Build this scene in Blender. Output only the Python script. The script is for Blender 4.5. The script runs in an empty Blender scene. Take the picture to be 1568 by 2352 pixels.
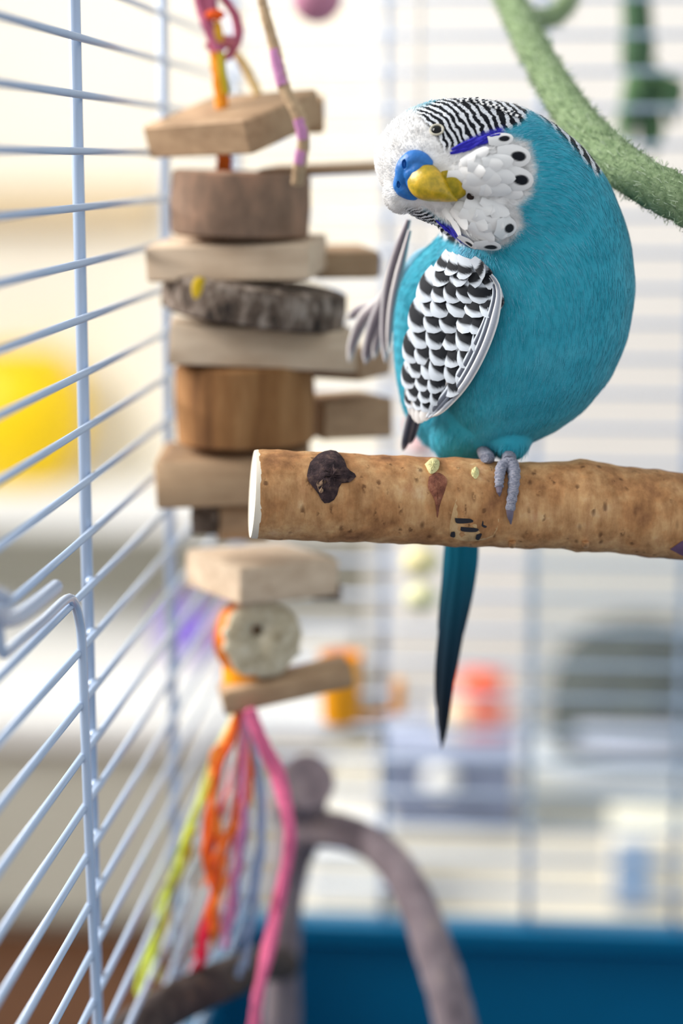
import bpy, math, random
import numpy as np
from mathutils import Vector, Matrix
from mathutils.bvhtree import BVHTree

random.seed(7); RNG = np.random.default_rng(7)
scn = bpy.context.scene
COL = scn.collection

# ------------------------------------------------------------------ camera, world, lights, exposure
F = 4600.0                       # focal length in pixels of the 1568x2352 frame
CAMZ = 0.90
PITCH, YAW = math.radians(10.0), math.radians(4.97)
cd = bpy.data.cameras.new('camera'); cam = bpy.data.objects.new('camera', cd); COL.objects.link(cam)
cam.location = (0, 0, CAMZ); cam.rotation_euler = (math.pi/2 - PITCH, 0, YAW)
cd.sensor_fit = 'VERTICAL'; cd.sensor_height = 36.0; cd.lens = F/2352*36.0
cd.clip_start = 0.01; cd.clip_end = 50
cd.dof.use_dof = True; cd.dof.focus_distance = 0.4265; cd.dof.aperture_fstop = 5.6; cd.dof.aperture_blades = 9
scn.camera = cam

w = bpy.data.worlds.new('world'); scn.world = w; w.use_nodes = True
bg = w.node_tree.nodes['Background']; bg.inputs[0].default_value = (0.93, 0.97, 1.0, 1); bg.inputs[1].default_value = 0.70

def area(name, loc, target, sx, sy, power, color):
    l = bpy.data.lights.new(name, 'AREA'); l.shape = 'RECTANGLE'; l.size = sx; l.size_y = sy
    l.energy = power; l.color = color
    o = bpy.data.objects.new(name, l); COL.objects.link(o); o.location = loc
    o.rotation_euler = (Vector(target) - Vector(loc)).to_track_quat('-Z', 'Y').to_euler()
    return o
area('window_left_offscreen', (-1.79, 0.75, 1.95), (0, 0.75, 1.95), 1.46, 1.26, 110, (1.0, 0.97, 0.93))

vs = scn.view_settings
vs.view_transform = 'Standard'; vs.look = 'None'; vs.exposure = 0.28; vs.gamma = 1.0; vs.use_curve_mapping = False

# ------------------------------------------------------------------ pixel -> world helpers
MR = np.array(cam.rotation_euler.to_matrix())
CO = np.array([0, 0, CAMZ])
def ray(px, py): return MR @ np.array([(px-784)/F, -(py-1176)/F, -1.0])
def P(px, py, Y):
    d = ray(px, py); return Vector(CO + d*(Y/d[1]))
def PX(px, py, X):
    d = ray(px, py); return Vector(CO + d*(X/d[0]))
def PZ(px, py, Z):
    d = ray(px, py); return Vector(CO + d*((Z-CAMZ)/d[2]))
def mpp(Y): return Y*0.985/F          # metres per pixel at depth Y

# ------------------------------------------------------------------ materials
def lin(c):
    c = np.array(c, float)/255.0
    return tuple(np.where(c <= .04045, c/12.92, ((c+.055)/1.055)**2.4)) + (1.0,)
def newmat(name):
    m = bpy.data.materials.new(name); m.use_nodes = True
    nt = m.node_tree; b = nt.nodes['Principled BSDF']; return m, nt, b
def ramp(nt, fac, stops):
    r = nt.nodes.new('ShaderNodeValToRGB'); e = r.color_ramp.elements
    while len(e) < len(stops): e.new(0.5)
    for i, (p, c) in enumerate(stops): e[i].position = p; e[i].color = c
    nt.links.new(fac, r.inputs[0]); return r.outputs[0]
def texco(nt, scale=(1, 1, 1), rot=(0, 0, 0)):
    t = nt.nodes.new('ShaderNodeTexCoord'); mp = nt.nodes.new('ShaderNodeMapping')
    mp.inputs['Scale'].default_value = scale; mp.inputs['Rotation'].default_value = rot
    nt.links.new(t.outputs['Object'], mp.inputs[0]); return mp.outputs[0]
def noise(nt, vec, scale, detail=4, rough=.55):
    n = nt.nodes.new('ShaderNodeTexNoise'); n.inputs['Scale'].default_value = scale
    n.inputs['Detail'].default_value = detail; n.inputs['Roughness'].default_value = rough
    nt.links.new(vec, n.inputs['Vector']); return n.outputs[0]
def bump(nt, b, h, strength, dist):
    bp = nt.nodes.new('ShaderNodeBump'); bp.inputs['Strength'].default_value = strength; bp.inputs['Distance'].default_value = dist
    nt.links.new(h, bp.inputs['Height']); nt.links.new(bp.outputs[0], b.inputs['Normal'])
def plain(name, c, rough=.5, var=.08, scale=40, spec=.4, bmp=0, sss=0):
    m, nt, b = newmat(name); v = texco(nt); n = noise(nt, v, scale)
    a = lin(c); lo = tuple(x*(1-var) for x in a[:3])+(1,); hi = tuple(min(1, x*(1+var)) for x in a[:3])+(1,)
    nt.links.new(ramp(nt, n, [(.3, lo), (.7, hi)]), b.inputs['Base Color'])
    b.inputs['Roughness'].default_value = rough; b.inputs['Specular IOR Level'].default_value = spec
    if bmp: bump(nt, b, n, bmp, .0005)
    return m
def wood(name, dark, light, scale=(30, 400, 400), rough=.7):
    m, nt, b = newmat(name); v = texco(nt, scale); n = noise(nt, v, 1.0, 6, .6)
    v2 = texco(nt, (40, 40, 40)); n2 = noise(nt, v2, 2.0, 3)
    mx = nt.nodes.new('ShaderNodeMix'); mx.data_type = 'FLOAT'; mx.inputs[0].default_value = .35
    nt.links.new(n, mx.inputs[2]); nt.links.new(n2, mx.inputs[3])
    nt.links.new(ramp(nt, mx.outputs[0], [(.32, lin(dark)), (.66, lin(light))]), b.inputs['Base Color'])
    b.inputs['Roughness'].default_value = rough; b.inputs['Specular IOR Level'].default_value = .25
    bump(nt, b, n, .4, .0004); return m
def bark(name, stops, scale=180, stretch=(1, 1, .5), bs=.8):
    m, nt, b = newmat(name); v = texco(nt, stretch); n = noise(nt, v, scale, 8, .65)
    nt.links.new(ramp(nt, n, stops), b.inputs['Base Color'])
    b.inputs['Roughness'].default_value = .85; b.inputs['Specular IOR Level'].default_value = .2
    bump(nt, b, n, bs, .0012); return m
def vcol(name, rough=.7, spec=.2, sheen=0, bmp=0, bscale=3000):
    m, nt, b = newmat(name); a = nt.nodes.new('ShaderNodeAttribute'); a.attribute_name = 'Col'
    v = texco(nt); n = noise(nt, v, bscale, 2)
    hs = nt.nodes.new('ShaderNodeHueSaturation'); mr = nt.nodes.new('ShaderNodeMapRange')
    mr.inputs[3].default_value = .88; mr.inputs[4].default_value = 1.12
    nt.links.new(n, mr.inputs[0]); nt.links.new(mr.outputs[0], hs.inputs['Value']); nt.links.new(a.outputs['Color'], hs.inputs['Color'])
    nt.links.new(hs.outputs[0], b.inputs['Base Color']); b.inputs['Roughness'].default_value = rough
    b.inputs['Specular IOR Level'].default_value = spec; b.inputs['Sheen Weight'].default_value = sheen
    if bmp: bump(nt, b, n, bmp, .0003)
    return m

M = {}
M['wire'] = plain('white_enamel_wire', (170, 188, 214), .22, .03, 60, .8)
M['wall'] = plain('cream_wall_paint', (247, 241, 228), .9, .02, 3, .1)
M['white'] = plain('white_paint', (240, 240, 238), .5, .02, 8)
M['floor'] = wood('brown_floorboards', (66, 40, 24), (108, 68, 42), (2, 30, 30), .4)
M['table'] = wood('pale_table_wood', (178, 174, 162), (204, 200, 188), (4, 50, 50), .45)
M['tray'] = plain('deep_blue_plastic', (0, 104, 146), .35, .05, 20, .5)
M['traylip'] = plain('blue_plastic_rim', (44, 130, 184), .35, .04, 20, .5)
M['plank'] = wood('pale_pine', (186, 160, 134), (222, 200, 174))
M['plank2'] = wood('brown_pine', (158, 126, 96), (192, 160, 126))
M['plankw'] = wood('bleached_pine', (226, 212, 196), (244, 234, 222))
M['log'] = bark('smooth_brown_bark', [(.3, lin((98, 64, 38))), (.5, lin((148, 104, 64))), (.75, lin((186, 142, 96)))], 55, (2.5, 2.5, .35), .4)
M['logdark'] = bark('weathered_bark', [(.3, lin((92, 74, 62))), (.5, lin((138, 112, 94))), (.75, lin((196, 150, 122)))], 60, (1, 1, .6), .4)
M['bark'] = bark('rough_grey_bark', [(.36, lin((38, 34, 32))), (.5, lin((110, 94, 82))), (.62, lin((164, 150, 138)))], 260, (1, 1, .55))
M['branch'] = bark('grey_branch_bark', [(.3, lin((104, 92, 98))), (.55, lin((150, 136, 140))), (.8, lin((180, 160, 150)))], 120, (1, 1, .5), .5)
M['branchdark'] = bark('dark_branch_bark', [(.3, lin((48, 42, 42))), (.55, lin((80, 70, 66))), (.75, lin((120, 92, 66)))], 160, (1, 1, .6), .6)
M['orange'] = plain('orange_plastic', (255, 166, 8), .35, .04, 30)
M['orangewood'] = plain('orange_stained_wood', (238, 128, 28), .6, .12, 90)
M['corn'] = bark('dried_corn_cob', [(.3, lin((150, 128, 96))), (.5, lin((214, 200, 170))), (.75, lin((240, 232, 212)))], 330, (1, 1, 1), 1.0)
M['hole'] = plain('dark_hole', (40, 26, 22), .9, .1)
M['black'] = plain('glossy_black_eye', (4, 4, 6), .15, .02, 50, .3)
M['beak'] = bark('olive_yellow_horn', [(.30, lin((128, 120, 22))), (.48, lin((188, 158, 24))), (.66, lin((238, 192, 44)))], 300, (1, 1, 1), .25)
M['beak'].node_tree.nodes['Principled BSDF'].inputs['Roughness'].default_value = .28
M['beak'].node_tree.nodes['Principled BSDF'].inputs['Specular IOR Level'].default_value = .6
M['beak2'] = bark('olive_horn', [(.30, lin((104, 104, 22))), (.48, lin((156, 138, 26))), (.66, lin((204, 170, 44)))], 300, (1, 1, 1), .25)
M['beak2'].node_tree.nodes['Principled BSDF'].inputs['Roughness'].default_value = .3
M['cere'] = plain('waxy_blue_cere', (34, 112, 190), .42, .18, 500, .5, .5)
M['nostril'] = plain('dark_nostril', (10, 40, 80), .6, .1)
M['eyelid'] = plain('pale_eyelid', (196, 190, 172), .6, .15, 900)
M['foot'] = bark('grey_lilac_scaly_skin', [(.3, lin((100, 104, 120))), (.5, lin((150, 152, 168))), (.75, lin((190, 184, 192)))], 1500, (1, 1, 2), .6)
M['feather'] = vcol('patterned_feather', .75, .15, .15)
M['ropegreen'] = vcol('green_sisal_fibre', .85, .15)
M['ropecore'] = bark('green_rope_core', [(.3, lin((110, 134, 94))), (.55, lin((154, 176, 132))), (.75, lin((180, 198, 158)))], 700, (1, 1, 1), .9)
M['cutwood'] = plain('fresh_cut_wood', (236, 224, 204), .7, .06, 200)

# body plumage: masks come as attributes, bars are drawn by the material
def plumage():
    m, nt, b = newmat('budgie_plumage'); L = nt.links.new
    at = nt.nodes.new('ShaderNodeAttribute'); at.attribute_name = 'pat'
    sp = nt.nodes.new('ShaderNodeSeparateColor'); L(at.outputs['Color'], sp.inputs[0])
    rg = nt.nodes.new('ShaderNodeAttribute'); rg.attribute_name = 'ring'
    tn = nt.nodes.new('ShaderNodeAttribute'); tn.attribute_name = 'tint'
    v = texco(nt); n1 = noise(nt, v, 420, 4); n2 = noise(nt, v, 90, 3); n3 = noise(nt, v, 2600, 2)
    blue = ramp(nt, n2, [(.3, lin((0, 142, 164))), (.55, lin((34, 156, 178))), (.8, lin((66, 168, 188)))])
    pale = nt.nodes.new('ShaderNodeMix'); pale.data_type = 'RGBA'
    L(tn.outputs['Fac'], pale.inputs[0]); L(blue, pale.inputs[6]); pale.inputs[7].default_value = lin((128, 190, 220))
    mw = nt.nodes.new('ShaderNodeMix'); mw.data_type = 'RGBA'
    wn = ramp(nt, n1, [(.3, lin((208, 206, 204))), (.6, lin((234, 233, 232)))])
    L(sp.outputs[0], mw.inputs[0]); L(pale.outputs[2], mw.inputs[6]); L(wn, mw.inputs[7])
    # bars
    ad = nt.nodes.new('ShaderNodeMath'); ad.operation = 'MULTIPLY_ADD'; ad.inputs[1].default_value = 1.5
    L(n1, ad.inputs[0]); L(rg.outputs['Fac'], ad.inputs[2])
    mu = nt.nodes.new('ShaderNodeMath'); mu.operation = 'MULTIPLY'; mu.inputs[1].default_value = 2*math.pi; L(ad.outputs[0], mu.inputs[0])
    sn = nt.nodes.new('ShaderNodeMath'); sn.operation = 'SINE'; L(mu.outputs[0], sn.inputs[0])
    bars = ramp(nt, sn.outputs[0], [(.02, lin((14, 18, 26))), (.30, lin((236, 238, 242)))])
    mr = nt.nodes.new('ShaderNodeMapRange'); mr.inputs[1].default_value = -.6; mr.inputs[2].default_value = .9
    L(sn.outputs[0], mr.inputs[0]); bars = ramp(nt, mr.outputs[0], [(.36, lin((16, 20, 28))), (.54, lin((226, 229, 234)))])
    mb = nt.nodes.new('ShaderNodeMix'); mb.data_type = 'RGBA'
    L(sp.outputs[1], mb.inputs[0]); L(mw.outputs[2], mb.inputs[6]); L(bars, mb.inputs[7])
    mv = nt.nodes.new('ShaderNodeMix'); mv.data_type = 'RGBA'
    vio = ramp(nt, n3, [(.3, lin((34, 30, 150))), (.7, lin((72, 70, 206)))])
    L(sp.outputs[2], mv.inputs[0]); L(mb.outputs[2], mv.inputs[6]); L(vio, mv.inputs[7])
    L(mv.outputs[2], b.inputs['Base Color'])
    b.inputs['Roughness'].default_value = .8; b.inputs['Specular IOR Level'].default_value = .12
    b.inputs['Sheen Weight'].default_value = .12
    bump(nt, b, n3, .35, .0003); return m
M['plumage'] = plumage()

# ------------------------------------------------------------------ mesh helpers
def link(name, me, mat, parent=None):
    o = bpy.data.objects.new(name, me); COL.objects.link(o)
    if mat is not None and not me.materials: me.materials.append(mat)
    if parent is not None:
        o.parent = parent
        base = parent
        off = Vector((0, 0, 0))
        while base is not None: off += base.location; base = base.parent
        o.matrix_parent_inverse = Matrix.Identity(4)
        o.location = -off
    return o
def tag(o, label=None, cat=None, group=None, kind=None):
    if label: o['label'] = label
    if cat: o['category'] = cat
    if group: o['group'] = group
    if kind: o['kind'] = kind
    return o
def root(name, loc, label, cat, group=None):
    o = bpy.data.objects.new(name, None); COL.objects.link(o); o.location = loc; o.empty_display_size = .01
    return tag(o, label, cat, group)

class MB:
    """collects shapes (world coordinates) into one mesh"""
    def __init__(s): s.v = []; s.f = []; s.c = []; s.usec = False
    def add(s, V, Fc, col=None):
        o = len(s.v); s.v += [tuple(x) for x in V]; s.f += [tuple(i+o for i in q) for q in Fc]
        if col is not None:
            s.usec = True
            s.c += ([tuple(col)]*len(V) if np.ndim(col) == 1 else [tuple(x) for x in col])
        else: s.c += [(1, 1, 1, 1)]*len(V)
        return s
    def box(s, c, d, rot=None, col=None, jit=0, bev=0):
        R = rot if rot is not None else Matrix.Identity(3)
        hx, hy, hz = d[0]/2, d[1]/2, d[2]/2; c = Vector(c)
        if not bev:
            V = [Vector((x*hx, y*hy, z*hz)) for x in (-1, 1) for y in (-1, 1) for z in (-1, 1)]
            Fc = [(0, 1, 3, 2), (4, 6, 7, 5), (0, 4, 5, 1), (2, 3, 7, 6), (0, 2, 6, 4), (1, 5, 7, 3)]
            s.add([c + R @ v for v in V], Fc, col); return s
        # chamfered: outline in xy with cut corners, lofted through 4 levels
        def ring(k, z):
            ax, ay = hx-bev+k*bev, hy-bev+k*bev; b2 = bev*.8
            pts = [(ax, -ay+b2), (ax, ay-b2), (ax-b2, ay), (-ax+b2, ay), (-ax, ay-b2), (-ax, -ay+b2), (-ax+b2, -ay), (ax-b2, -ay)]
            return [Vector((x, y, z)) for x, y in pts]
        L = [ring(0, -hz), ring(1, -hz+bev), ring(1, hz-bev), ring(0, hz)]
        V = []
        for q in L: V += [c + R @ (v + Vector((random.uniform(-jit, jit), random.uniform(-jit, jit), random.uniform(-jit, jit)))) for v in q]
        Fc = []
        for i in range(3):
            for j in range(8): Fc.append((i*8+j, i*8+(j+1) % 8, (i+1)*8+(j+1) % 8, (i+1)*8+j))
        Fc.append(tuple(range(7, -1, -1))); Fc.append(tuple(range(24, 32)))
        s.add(V, Fc, col); return s
    def tube(s, pts, rad, n=12, col=None, cap=True, rnoise=0, flat=None):
        pts = [Vector(p) for p in pts]; k = len(pts)
        rad = [rad]*k if np.ndim(rad) == 0 else list(rad)
        T = []
        for i in range(k):
            a = pts[max(0, i-1)]; b = pts[min(k-1, i+1)]; d = (b-a); T.append(d.normalized() if d.length > 0 else Vector((0, 0, 1)))
        up = Vector((0, 1, 0)) if abs(T[0].y) < .8 else Vector((1, 0, 0))
        N = (up - T[0]*up.dot(T[0])).normalized(); V = []
        for i in range(k):
            N = (N - T[i]*N.dot(T[i])).normalized(); B = T[i].cross(N)
            for j in range(n):
                a = 2*math.pi*j/n; r = rad[i]*(1+random.uniform(-rnoise, rnoise))
                fl = 1 if flat is None else flat
                V.append(pts[i] + N*math.cos(a)*r*fl + B*math.sin(a)*r)
        Fc = []
        for i in range(k-1):
            for j in range(n): Fc.append((i*n+j, i*n+(j+1) % n, (i+1)*n+(j+1) % n, (i+1)*n+j))
        if cap: Fc.append(tuple(range(n-1, -1, -1))); Fc.append(tuple(range((k-1)*n, k*n)))
        s.add(V, Fc, col); return s
    def lathe(s, c, prof, n=28, rot=None, col=None, rn=0):
        """prof: list of (r, z) from bottom to top"""
        R = rot if rot is not None else Matrix.Identity(3); c = Vector(c); V = []
        jj = [1+random.uniform(-rn, rn) for _ in range(n)]
        for r, z in prof:
            for j in range(n):
                a = 2*math.pi*j/n; V.append(c + R @ Vector((r*math.cos(a)*jj[j], r*math.sin(a)*jj[j], z)))
        Fc = []
        for i in range(len(prof)-1):
            for j in range(n): Fc.append((i*n+j, i*n+(j+1) % n, (i+1)*n+(j+1) % n, (i+1)*n+j))
        Fc.append(tuple(range(n-1, -1, -1))); Fc.append(tuple(range((len(prof)-1)*n, len(prof)*n)))
        s.add(V, Fc, col); return s
    def ball(s, c, r, n=16, sc=(1, 1, 1), rot=None, col=None):
        prof = [(max(1e-6, r*math.sin(math.pi*i/n)), -r*math.cos(math.pi*i/n)) for i in range(n+1)]
        R = (rot if rot is not None else Matrix.Identity(3)) @ Matrix.Diagonal(sc)
        return s.lathe(c, prof, n*2, R, col)
    def mesh(s, name, smooth=True):
        me = bpy.data.meshes.new(name); me.from_pydata(s.v, [], s.f)
        if s.usec:
            a = me.color_attributes.new('Col', 'FLOAT_COLOR', 'POINT'); a.data.foreach_set('color', np.array(s.c, np.float32).ravel())
        if smooth: me.polygons.foreach_set('use_smooth', [True]*len(me.polygons))
        me.validate(); me.update(); return me
    def build(s, name, mat, parent=None, smooth=True):
        me = s.mesh(name, smooth); o = link(name, me, mat, parent)
        if smooth and hasattr(me, 'set_sharp_from_angle'): me.set_sharp_from_angle(angle=math.radians(42))
        return o
def spline(pts, n):
    """Catmull-Rom through a list of tuples of any length"""
    A = np.array([list(p) for p in pts], float); A = np.vstack([2*A[0]-A[1], A, 2*A[-1]-A[-2]]); out = []
    k = len(A)-3
    for t in np.linspace(0, k, n):
        i = min(int(t), k-1); u = t-i; a, b, c, d = A[i:i+4]
        out.append(.5*((2*b)+(-a+c)*u+(2*a-5*b+4*c-d)*u*u+(-a+3*b-3*c+d)*u**3))
    return np.array(out)
def pxpath(pts, n):
    """pts: (px, py, Y, radius) -> world points, radii"""
    q = spline(pts, n); return [P(a[0], a[1], a[2]) for a in q], [max(1e-5, a[3]) for a in q]
def rotz(d): return Matrix.Rotation(math.radians(d), 3, 'Z')
def rotx(d): return Matrix.Rotation(math.radians(d), 3, 'X')
def roty(d): return Matrix.Rotation(math.radians(d), 3, 'Y')

def carve(o, cutter):
    c_ = link('cut', cutter.mesh('cut'), None); c_.location = (0, 0, 0); t_ = link('tmp', o.data.copy(), None)
    m_ = t_.modifiers.new('b', 'BOOLEAN'); m_.operation = 'DIFFERENCE'; m_.solver = 'EXACT'; m_.object = c_
    g = bpy.context.evaluated_depsgraph_get(); g.update(); me = bpy.data.meshes.new_from_object(t_.evaluated_get(g))
    mt = o.data.materials[0]; bpy.data.objects.remove(t_); bpy.data.objects.remove(c_)
    if len(me.polygons) < 10: print('CARVE FAILED', o.name); return
    me.name = o.name; me.materials.clear(); me.materials.append(mt); o.data = me
# ------------------------------------------------------------------ the room
WB = 2.80; TT = 0.505               # back wall, cage table top
tag(MB().box((0, 1.2, -.02), (4.2, 4.4, .04)).build('floor', M['floor'], smooth=False), 'brown wooden floorboards', kind='structure')
tag(MB().box((.2, WB+.05, 1.35), (3.9, .1, 2.7)).build('wall_back', M['wall'], smooth=False), 'cream painted wall', kind='structure')
tag(MB().box((.2, WB-.008, .05), (3.9, .016, .1)).build('baseboard_back', M['white'], smooth=False), 'white baseboard', kind='structure')
wl = MB()
for a, b, c, d in ((-1.0, 0.0, 0, 2.7), (1.5, 2.85, 0, 2.7), (0.0, 1.5, 0, 1.3), (0.0, 1.5, 2.6, 2.7)):
    wl.box((-1.75, (a+b)/2, (c+d)/2), (.1, b-a, d-c))
tag(wl.build('wall_left', M['wall'], smooth=False), 'cream wall pierced by a window', kind='structure')
wf = MB()
for y in (0.03, .75, 1.47): wf.box((-1.74, y, 1.95), (.06, .06, 1.3))
for z in (1.33, 2.57): wf.box((-1.74, .75, z), (.06, 1.5, .06))
tag(wf.build('window_1', M['white'], smooth=False), 'white window frame', kind='structure')

M['railwood'] = wood('light_rail_wood', (206, 184, 150), (226, 208, 176), (4, 50, 50))
# low window ledge on the back wall with the yellow pot, wooden strip above
tag(MB().box((-.95, WB-.09, .43), (1.5, .2, .055), bev=.008).build('window_ledge', M['white']), 'long white ledge on the cream wall', 'ledge')
tag(MB().box((-.95, WB-.02, .835), (.9, .035, .06), bev=.006).build('picture_rail', M['railwood']), 'tan wooden rail across the cream wall above the ledge', 'rail')
# white bench along the wall
BZ = CAMZ - .626
r = root('bench', (-.95, 2.48, 0), 'long low white bench with grey beige front standing on brown floor', 'bench')
MB().box((-.95, 2.48, BZ-.02), (1.5, .6, .04), bev=.006).build('bench_top', M['white'], r)
M['greige'] = plain('grey_beige_paint', (190, 187, 174), .7, .04, 6)
for i in range(2):
    MB().box((-1.32+i*.742, 2.215, (BZ-.04)/2+.012), (.725, .02, BZ-.05), bev=.004).build('panel', M['greige'], r)
MB().box((-.95, 2.50, (BZ-.04)/2), (1.48, .55, BZ-.04)).build('body', M['greige'], r, False)
tag(MB().box((-.95, WB-.006, .205), (1.56, .014, .39)).build('trim_1', M['greige'], smooth=False), 'grey beige wainscot panel', kind='structure')
# made-up tall cabinet right of the bench; its grey dims the right background
M['cup'] = plain('dimming_grey', (234, 231, 226), .5, .02, 5)
r = root('dimming_cabinet', (.40, 2.58, 0), 'tall pale grey cabinet added against the wall to dim the right background', 'dimming_cabinet')
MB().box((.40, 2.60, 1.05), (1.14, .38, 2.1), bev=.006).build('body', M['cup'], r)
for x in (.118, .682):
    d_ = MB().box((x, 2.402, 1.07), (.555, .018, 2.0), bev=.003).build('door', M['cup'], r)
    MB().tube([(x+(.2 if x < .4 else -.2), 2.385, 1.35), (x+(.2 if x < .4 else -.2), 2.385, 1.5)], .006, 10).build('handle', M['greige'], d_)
# yellow pot on the ledge
M['yellow'] = plain('yellow_glaze', (255, 214, 0), .4, .03, 20)
pp = P(38, 1018, 2.70); pp.z = .4575
yr = root('yellow_pot', pp, 'large bright yellow round pot on the white ledge', 'pot')
k = .098
MB().lathe(pp, [(k*.62, 0), (k*.8, .02), (k*1.0, .07), (k*1.02, .11), (k*.9, .15), (k*.72, .172), (k*.76, .18), (k*.66, .182), (k*.6, .15)], 40).build('bowl', M['yellow'], yr)
M['soil'] = plain('dry_soil', (120, 84, 40), .9, .2, 60)
MB().lathe(pp, [(k*.3, .14), (k*.66, .155), (k*.3, .16)], 24).build('soil', M['soil'], yr)
# violet toy on the bench
M['violet'] = plain('violet_plastic', (140, 116, 216), .4, .1, 30); M['pinkp'] = plain('pink_plastic', (226, 150, 190), .4, .08, 30)
vp = PZ(428, 1505, BZ)
tag(MB().ball(vp+Vector((0, 0, .036)), .036).build('toy_ball', M['violet']), 'violet ball lying on the white bench', 'ball')
tag(MB().ball(vp+Vector((.068, .012, .030)), .030).build('toy_ball', M['pinkp']), 'pink ball lying on the white bench', 'ball')

# ------------------------------------------------------------------ table under the cage
r = root('side_table', (.27, .75, 0), 'pale wooden table carrying the birdcage', 'table')
MB().box((.27, .77, TT-.0125), (.78, 1.12, .025), bev=.004).build('table_top', M['table'], r)
for x in (-.09, .63):
    for y in (.27, 1.27): MB().box((x, y, (TT-.025)/2), (.045, .045, TT-.025), bev=.004).build('leg', M['table'], r)

# ------------------------------------------------------------------ birdcage
XL, XR = P(172, 345, .44).x, .25
YF, YB = .285, .69
ZT = .627; Z0 = P(172, 90, .44).z           # tray rim, reference wire
ZTOP = Z0 + .012*14
cage = root('birdcage', ((XL+XR)/2, (YF+YB)/2, TT), 'white wire birdcage on a deep blue plastic tray', 'birdcage')
def unit_cyl(name, L, rad, axis, n=10):
    d = Vector((0, 0, 0)); d[axis] = L/2
    return MB().tube([-d, d], rad, n).mesh(name)
def place(name, me, loc, mat, parent, rot=None):
    o = link(name, me, mat, parent); o.location = o.location + Vector(loc); return o
mw = MB().tube([(0, YF, 0), (0, YB, 0)], .00085, 10).mesh('side_wire')
mb_ = MB().tube([(XL, 0, 0), (XR, 0, 0)], .00085, 8).mesh('back_wire')
me_post = unit_cyl('upright', ZTOP-ZT+.01, .00135, 2, 14)
me_pb = unit_cyl('upright_back', ZTOP-ZT+.01, .0013, 2, 12)
zc = (ZTOP+ZT)/2
nz = int((Z0-ZT)/.012)
for i in range(-13, nz+1):
    z = Z0 - .012*i
    place('side_wire', mw, (XL+.0028, 0, z), M['wire'], cage)
    place('side_wire', mw, (XR-.0016, 0, z), M['wire'], cage)
    place('back_wire', mb_, (0, YB-.0016, z+.003), M['wire'], cage)
for y in (.33, .44, .55): 
    place('upright', me_post, (XL+.0006, y, zc), M['wire'], cage); place('upright', me_post, (XR+.0008, y, zc), M['wire'], cage)
for x in (-.0448, .0073, .0594, .1116, .1638, .216): place('upright', me_pb, (x, YB+.0008, zc), M['wire'], cage)
mc = unit_cyl('corner_post', ZTOP-ZT+.012, .002, 2, 14)
for x in (XL, XR):
    for y in (YF, YB): place('corner_post', mc, (x, y, zc), M['wire'], cage)
mrx = MB().tube([(XL, 0, 0), (XR, 0, 0)], .0018, 10).mesh('top_rail'); mry = MB().tube([(0, YF, 0), (0, YB, 0)], .0018, 10).mesh('top_rail')
for y in (YF, .38, .48, .55, .62, YB): place('top_rail', mrx, (0, y, ZTOP), M['wire'], cage)
for x in (XL, XR): place('top_rail', mry, (x, 0, ZTOP), M['wire'], cage)
# weld knots where the lower side wires meet the upright
wk = MB().ball((0, 0, 0), .0015, 6, (.9, 1.3, .8)).mesh('weld')
for i in range(10, nz+1): place('weld', wk, (XL+.0018, .4385, Z0-.012*i), M['wire'], cage)
# door frame and latch (side door)
XD = XL+.0036
dpts = [(231, 2480), (222, 2300), (207, 1990), (196, 1700), (188, 1480), (180, 1415), (168, 1381), (150, 1378), (100, 1425), (50, 1467), (18, 1496), (6, 1500), (0, 1480), (-4, 1440), (-10, 1390)]
q = spline(dpts, 60)
MB().tube([PX(a[0], a[1], XD) for a in q], .00105, 10).build('door_frame', M['wire'], cage)
q = spline([(-120, 1330), (-60, 1380), (-20, 1408), (5, 1421), (32, 1420), (70, 1396), (128, 1348)], 30)
lat = MB().tube([PX(a[0], a[1], XL+.0062) for a in q], .00145, 12); lat.ball(PX(128, 1348, XL+.0062), .00145, 8)
lt = lat.build('latch_hook', M['wire'], cage)
q = spline([(-40, 1345), (-8, 1362), (12, 1370), (20, 1385), (8, 1397), (-20, 1402)], 20)
MB().tube([PX(a[0], a[1], XL+.0075) for a in q], .0012, 10).build('latch_loop', M['wire'], lt)
MB().ball(PX(62, 636, XL+.0018), .0006, 6, (1.4, 1, 1)).build('seed_crumb', M['orangewood'], cage)
# tray: four walls, floor, rim
t = MB(); zb = TT+.001; th = .003; hh = ZT-.004-zb
t.box(((XL+XR)/2, YB+.006, zb+hh/2), (XR-XL+.02, th, hh)); t.box(((XL+XR)/2, YF-.006, zb+hh/2), (XR-XL+.02, th, hh))
for x in (XL-.008, XR+.008): t.box((x, (YF+YB)/2, zb+hh/2), (th, YB-YF+.012, hh))
t.box(((XL+XR)/2, (YF+YB)/2, zb+.0015), (XR-XL+.016, YB-YF+.012, .003))
tr = t.build('tray', M['tray'], cage, False)
rm = MB()
rm.box(((XL+XR)/2, YB+.003, ZT-.0045), (XR-XL+.026, .011, .010), bev=.002); rm.box(((XL+XR)/2, YF-.003, ZT-.0045), (XR-XL+.026, .011, .010), bev=.002)
for x in (XL-.005, XR+.005): rm.box((x, (YF+YB)/2, ZT-.0045), (.011, YB-YF+.002, .010), bev=.002)
rm.build('tray_rim', M['tray'], tr)

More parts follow.
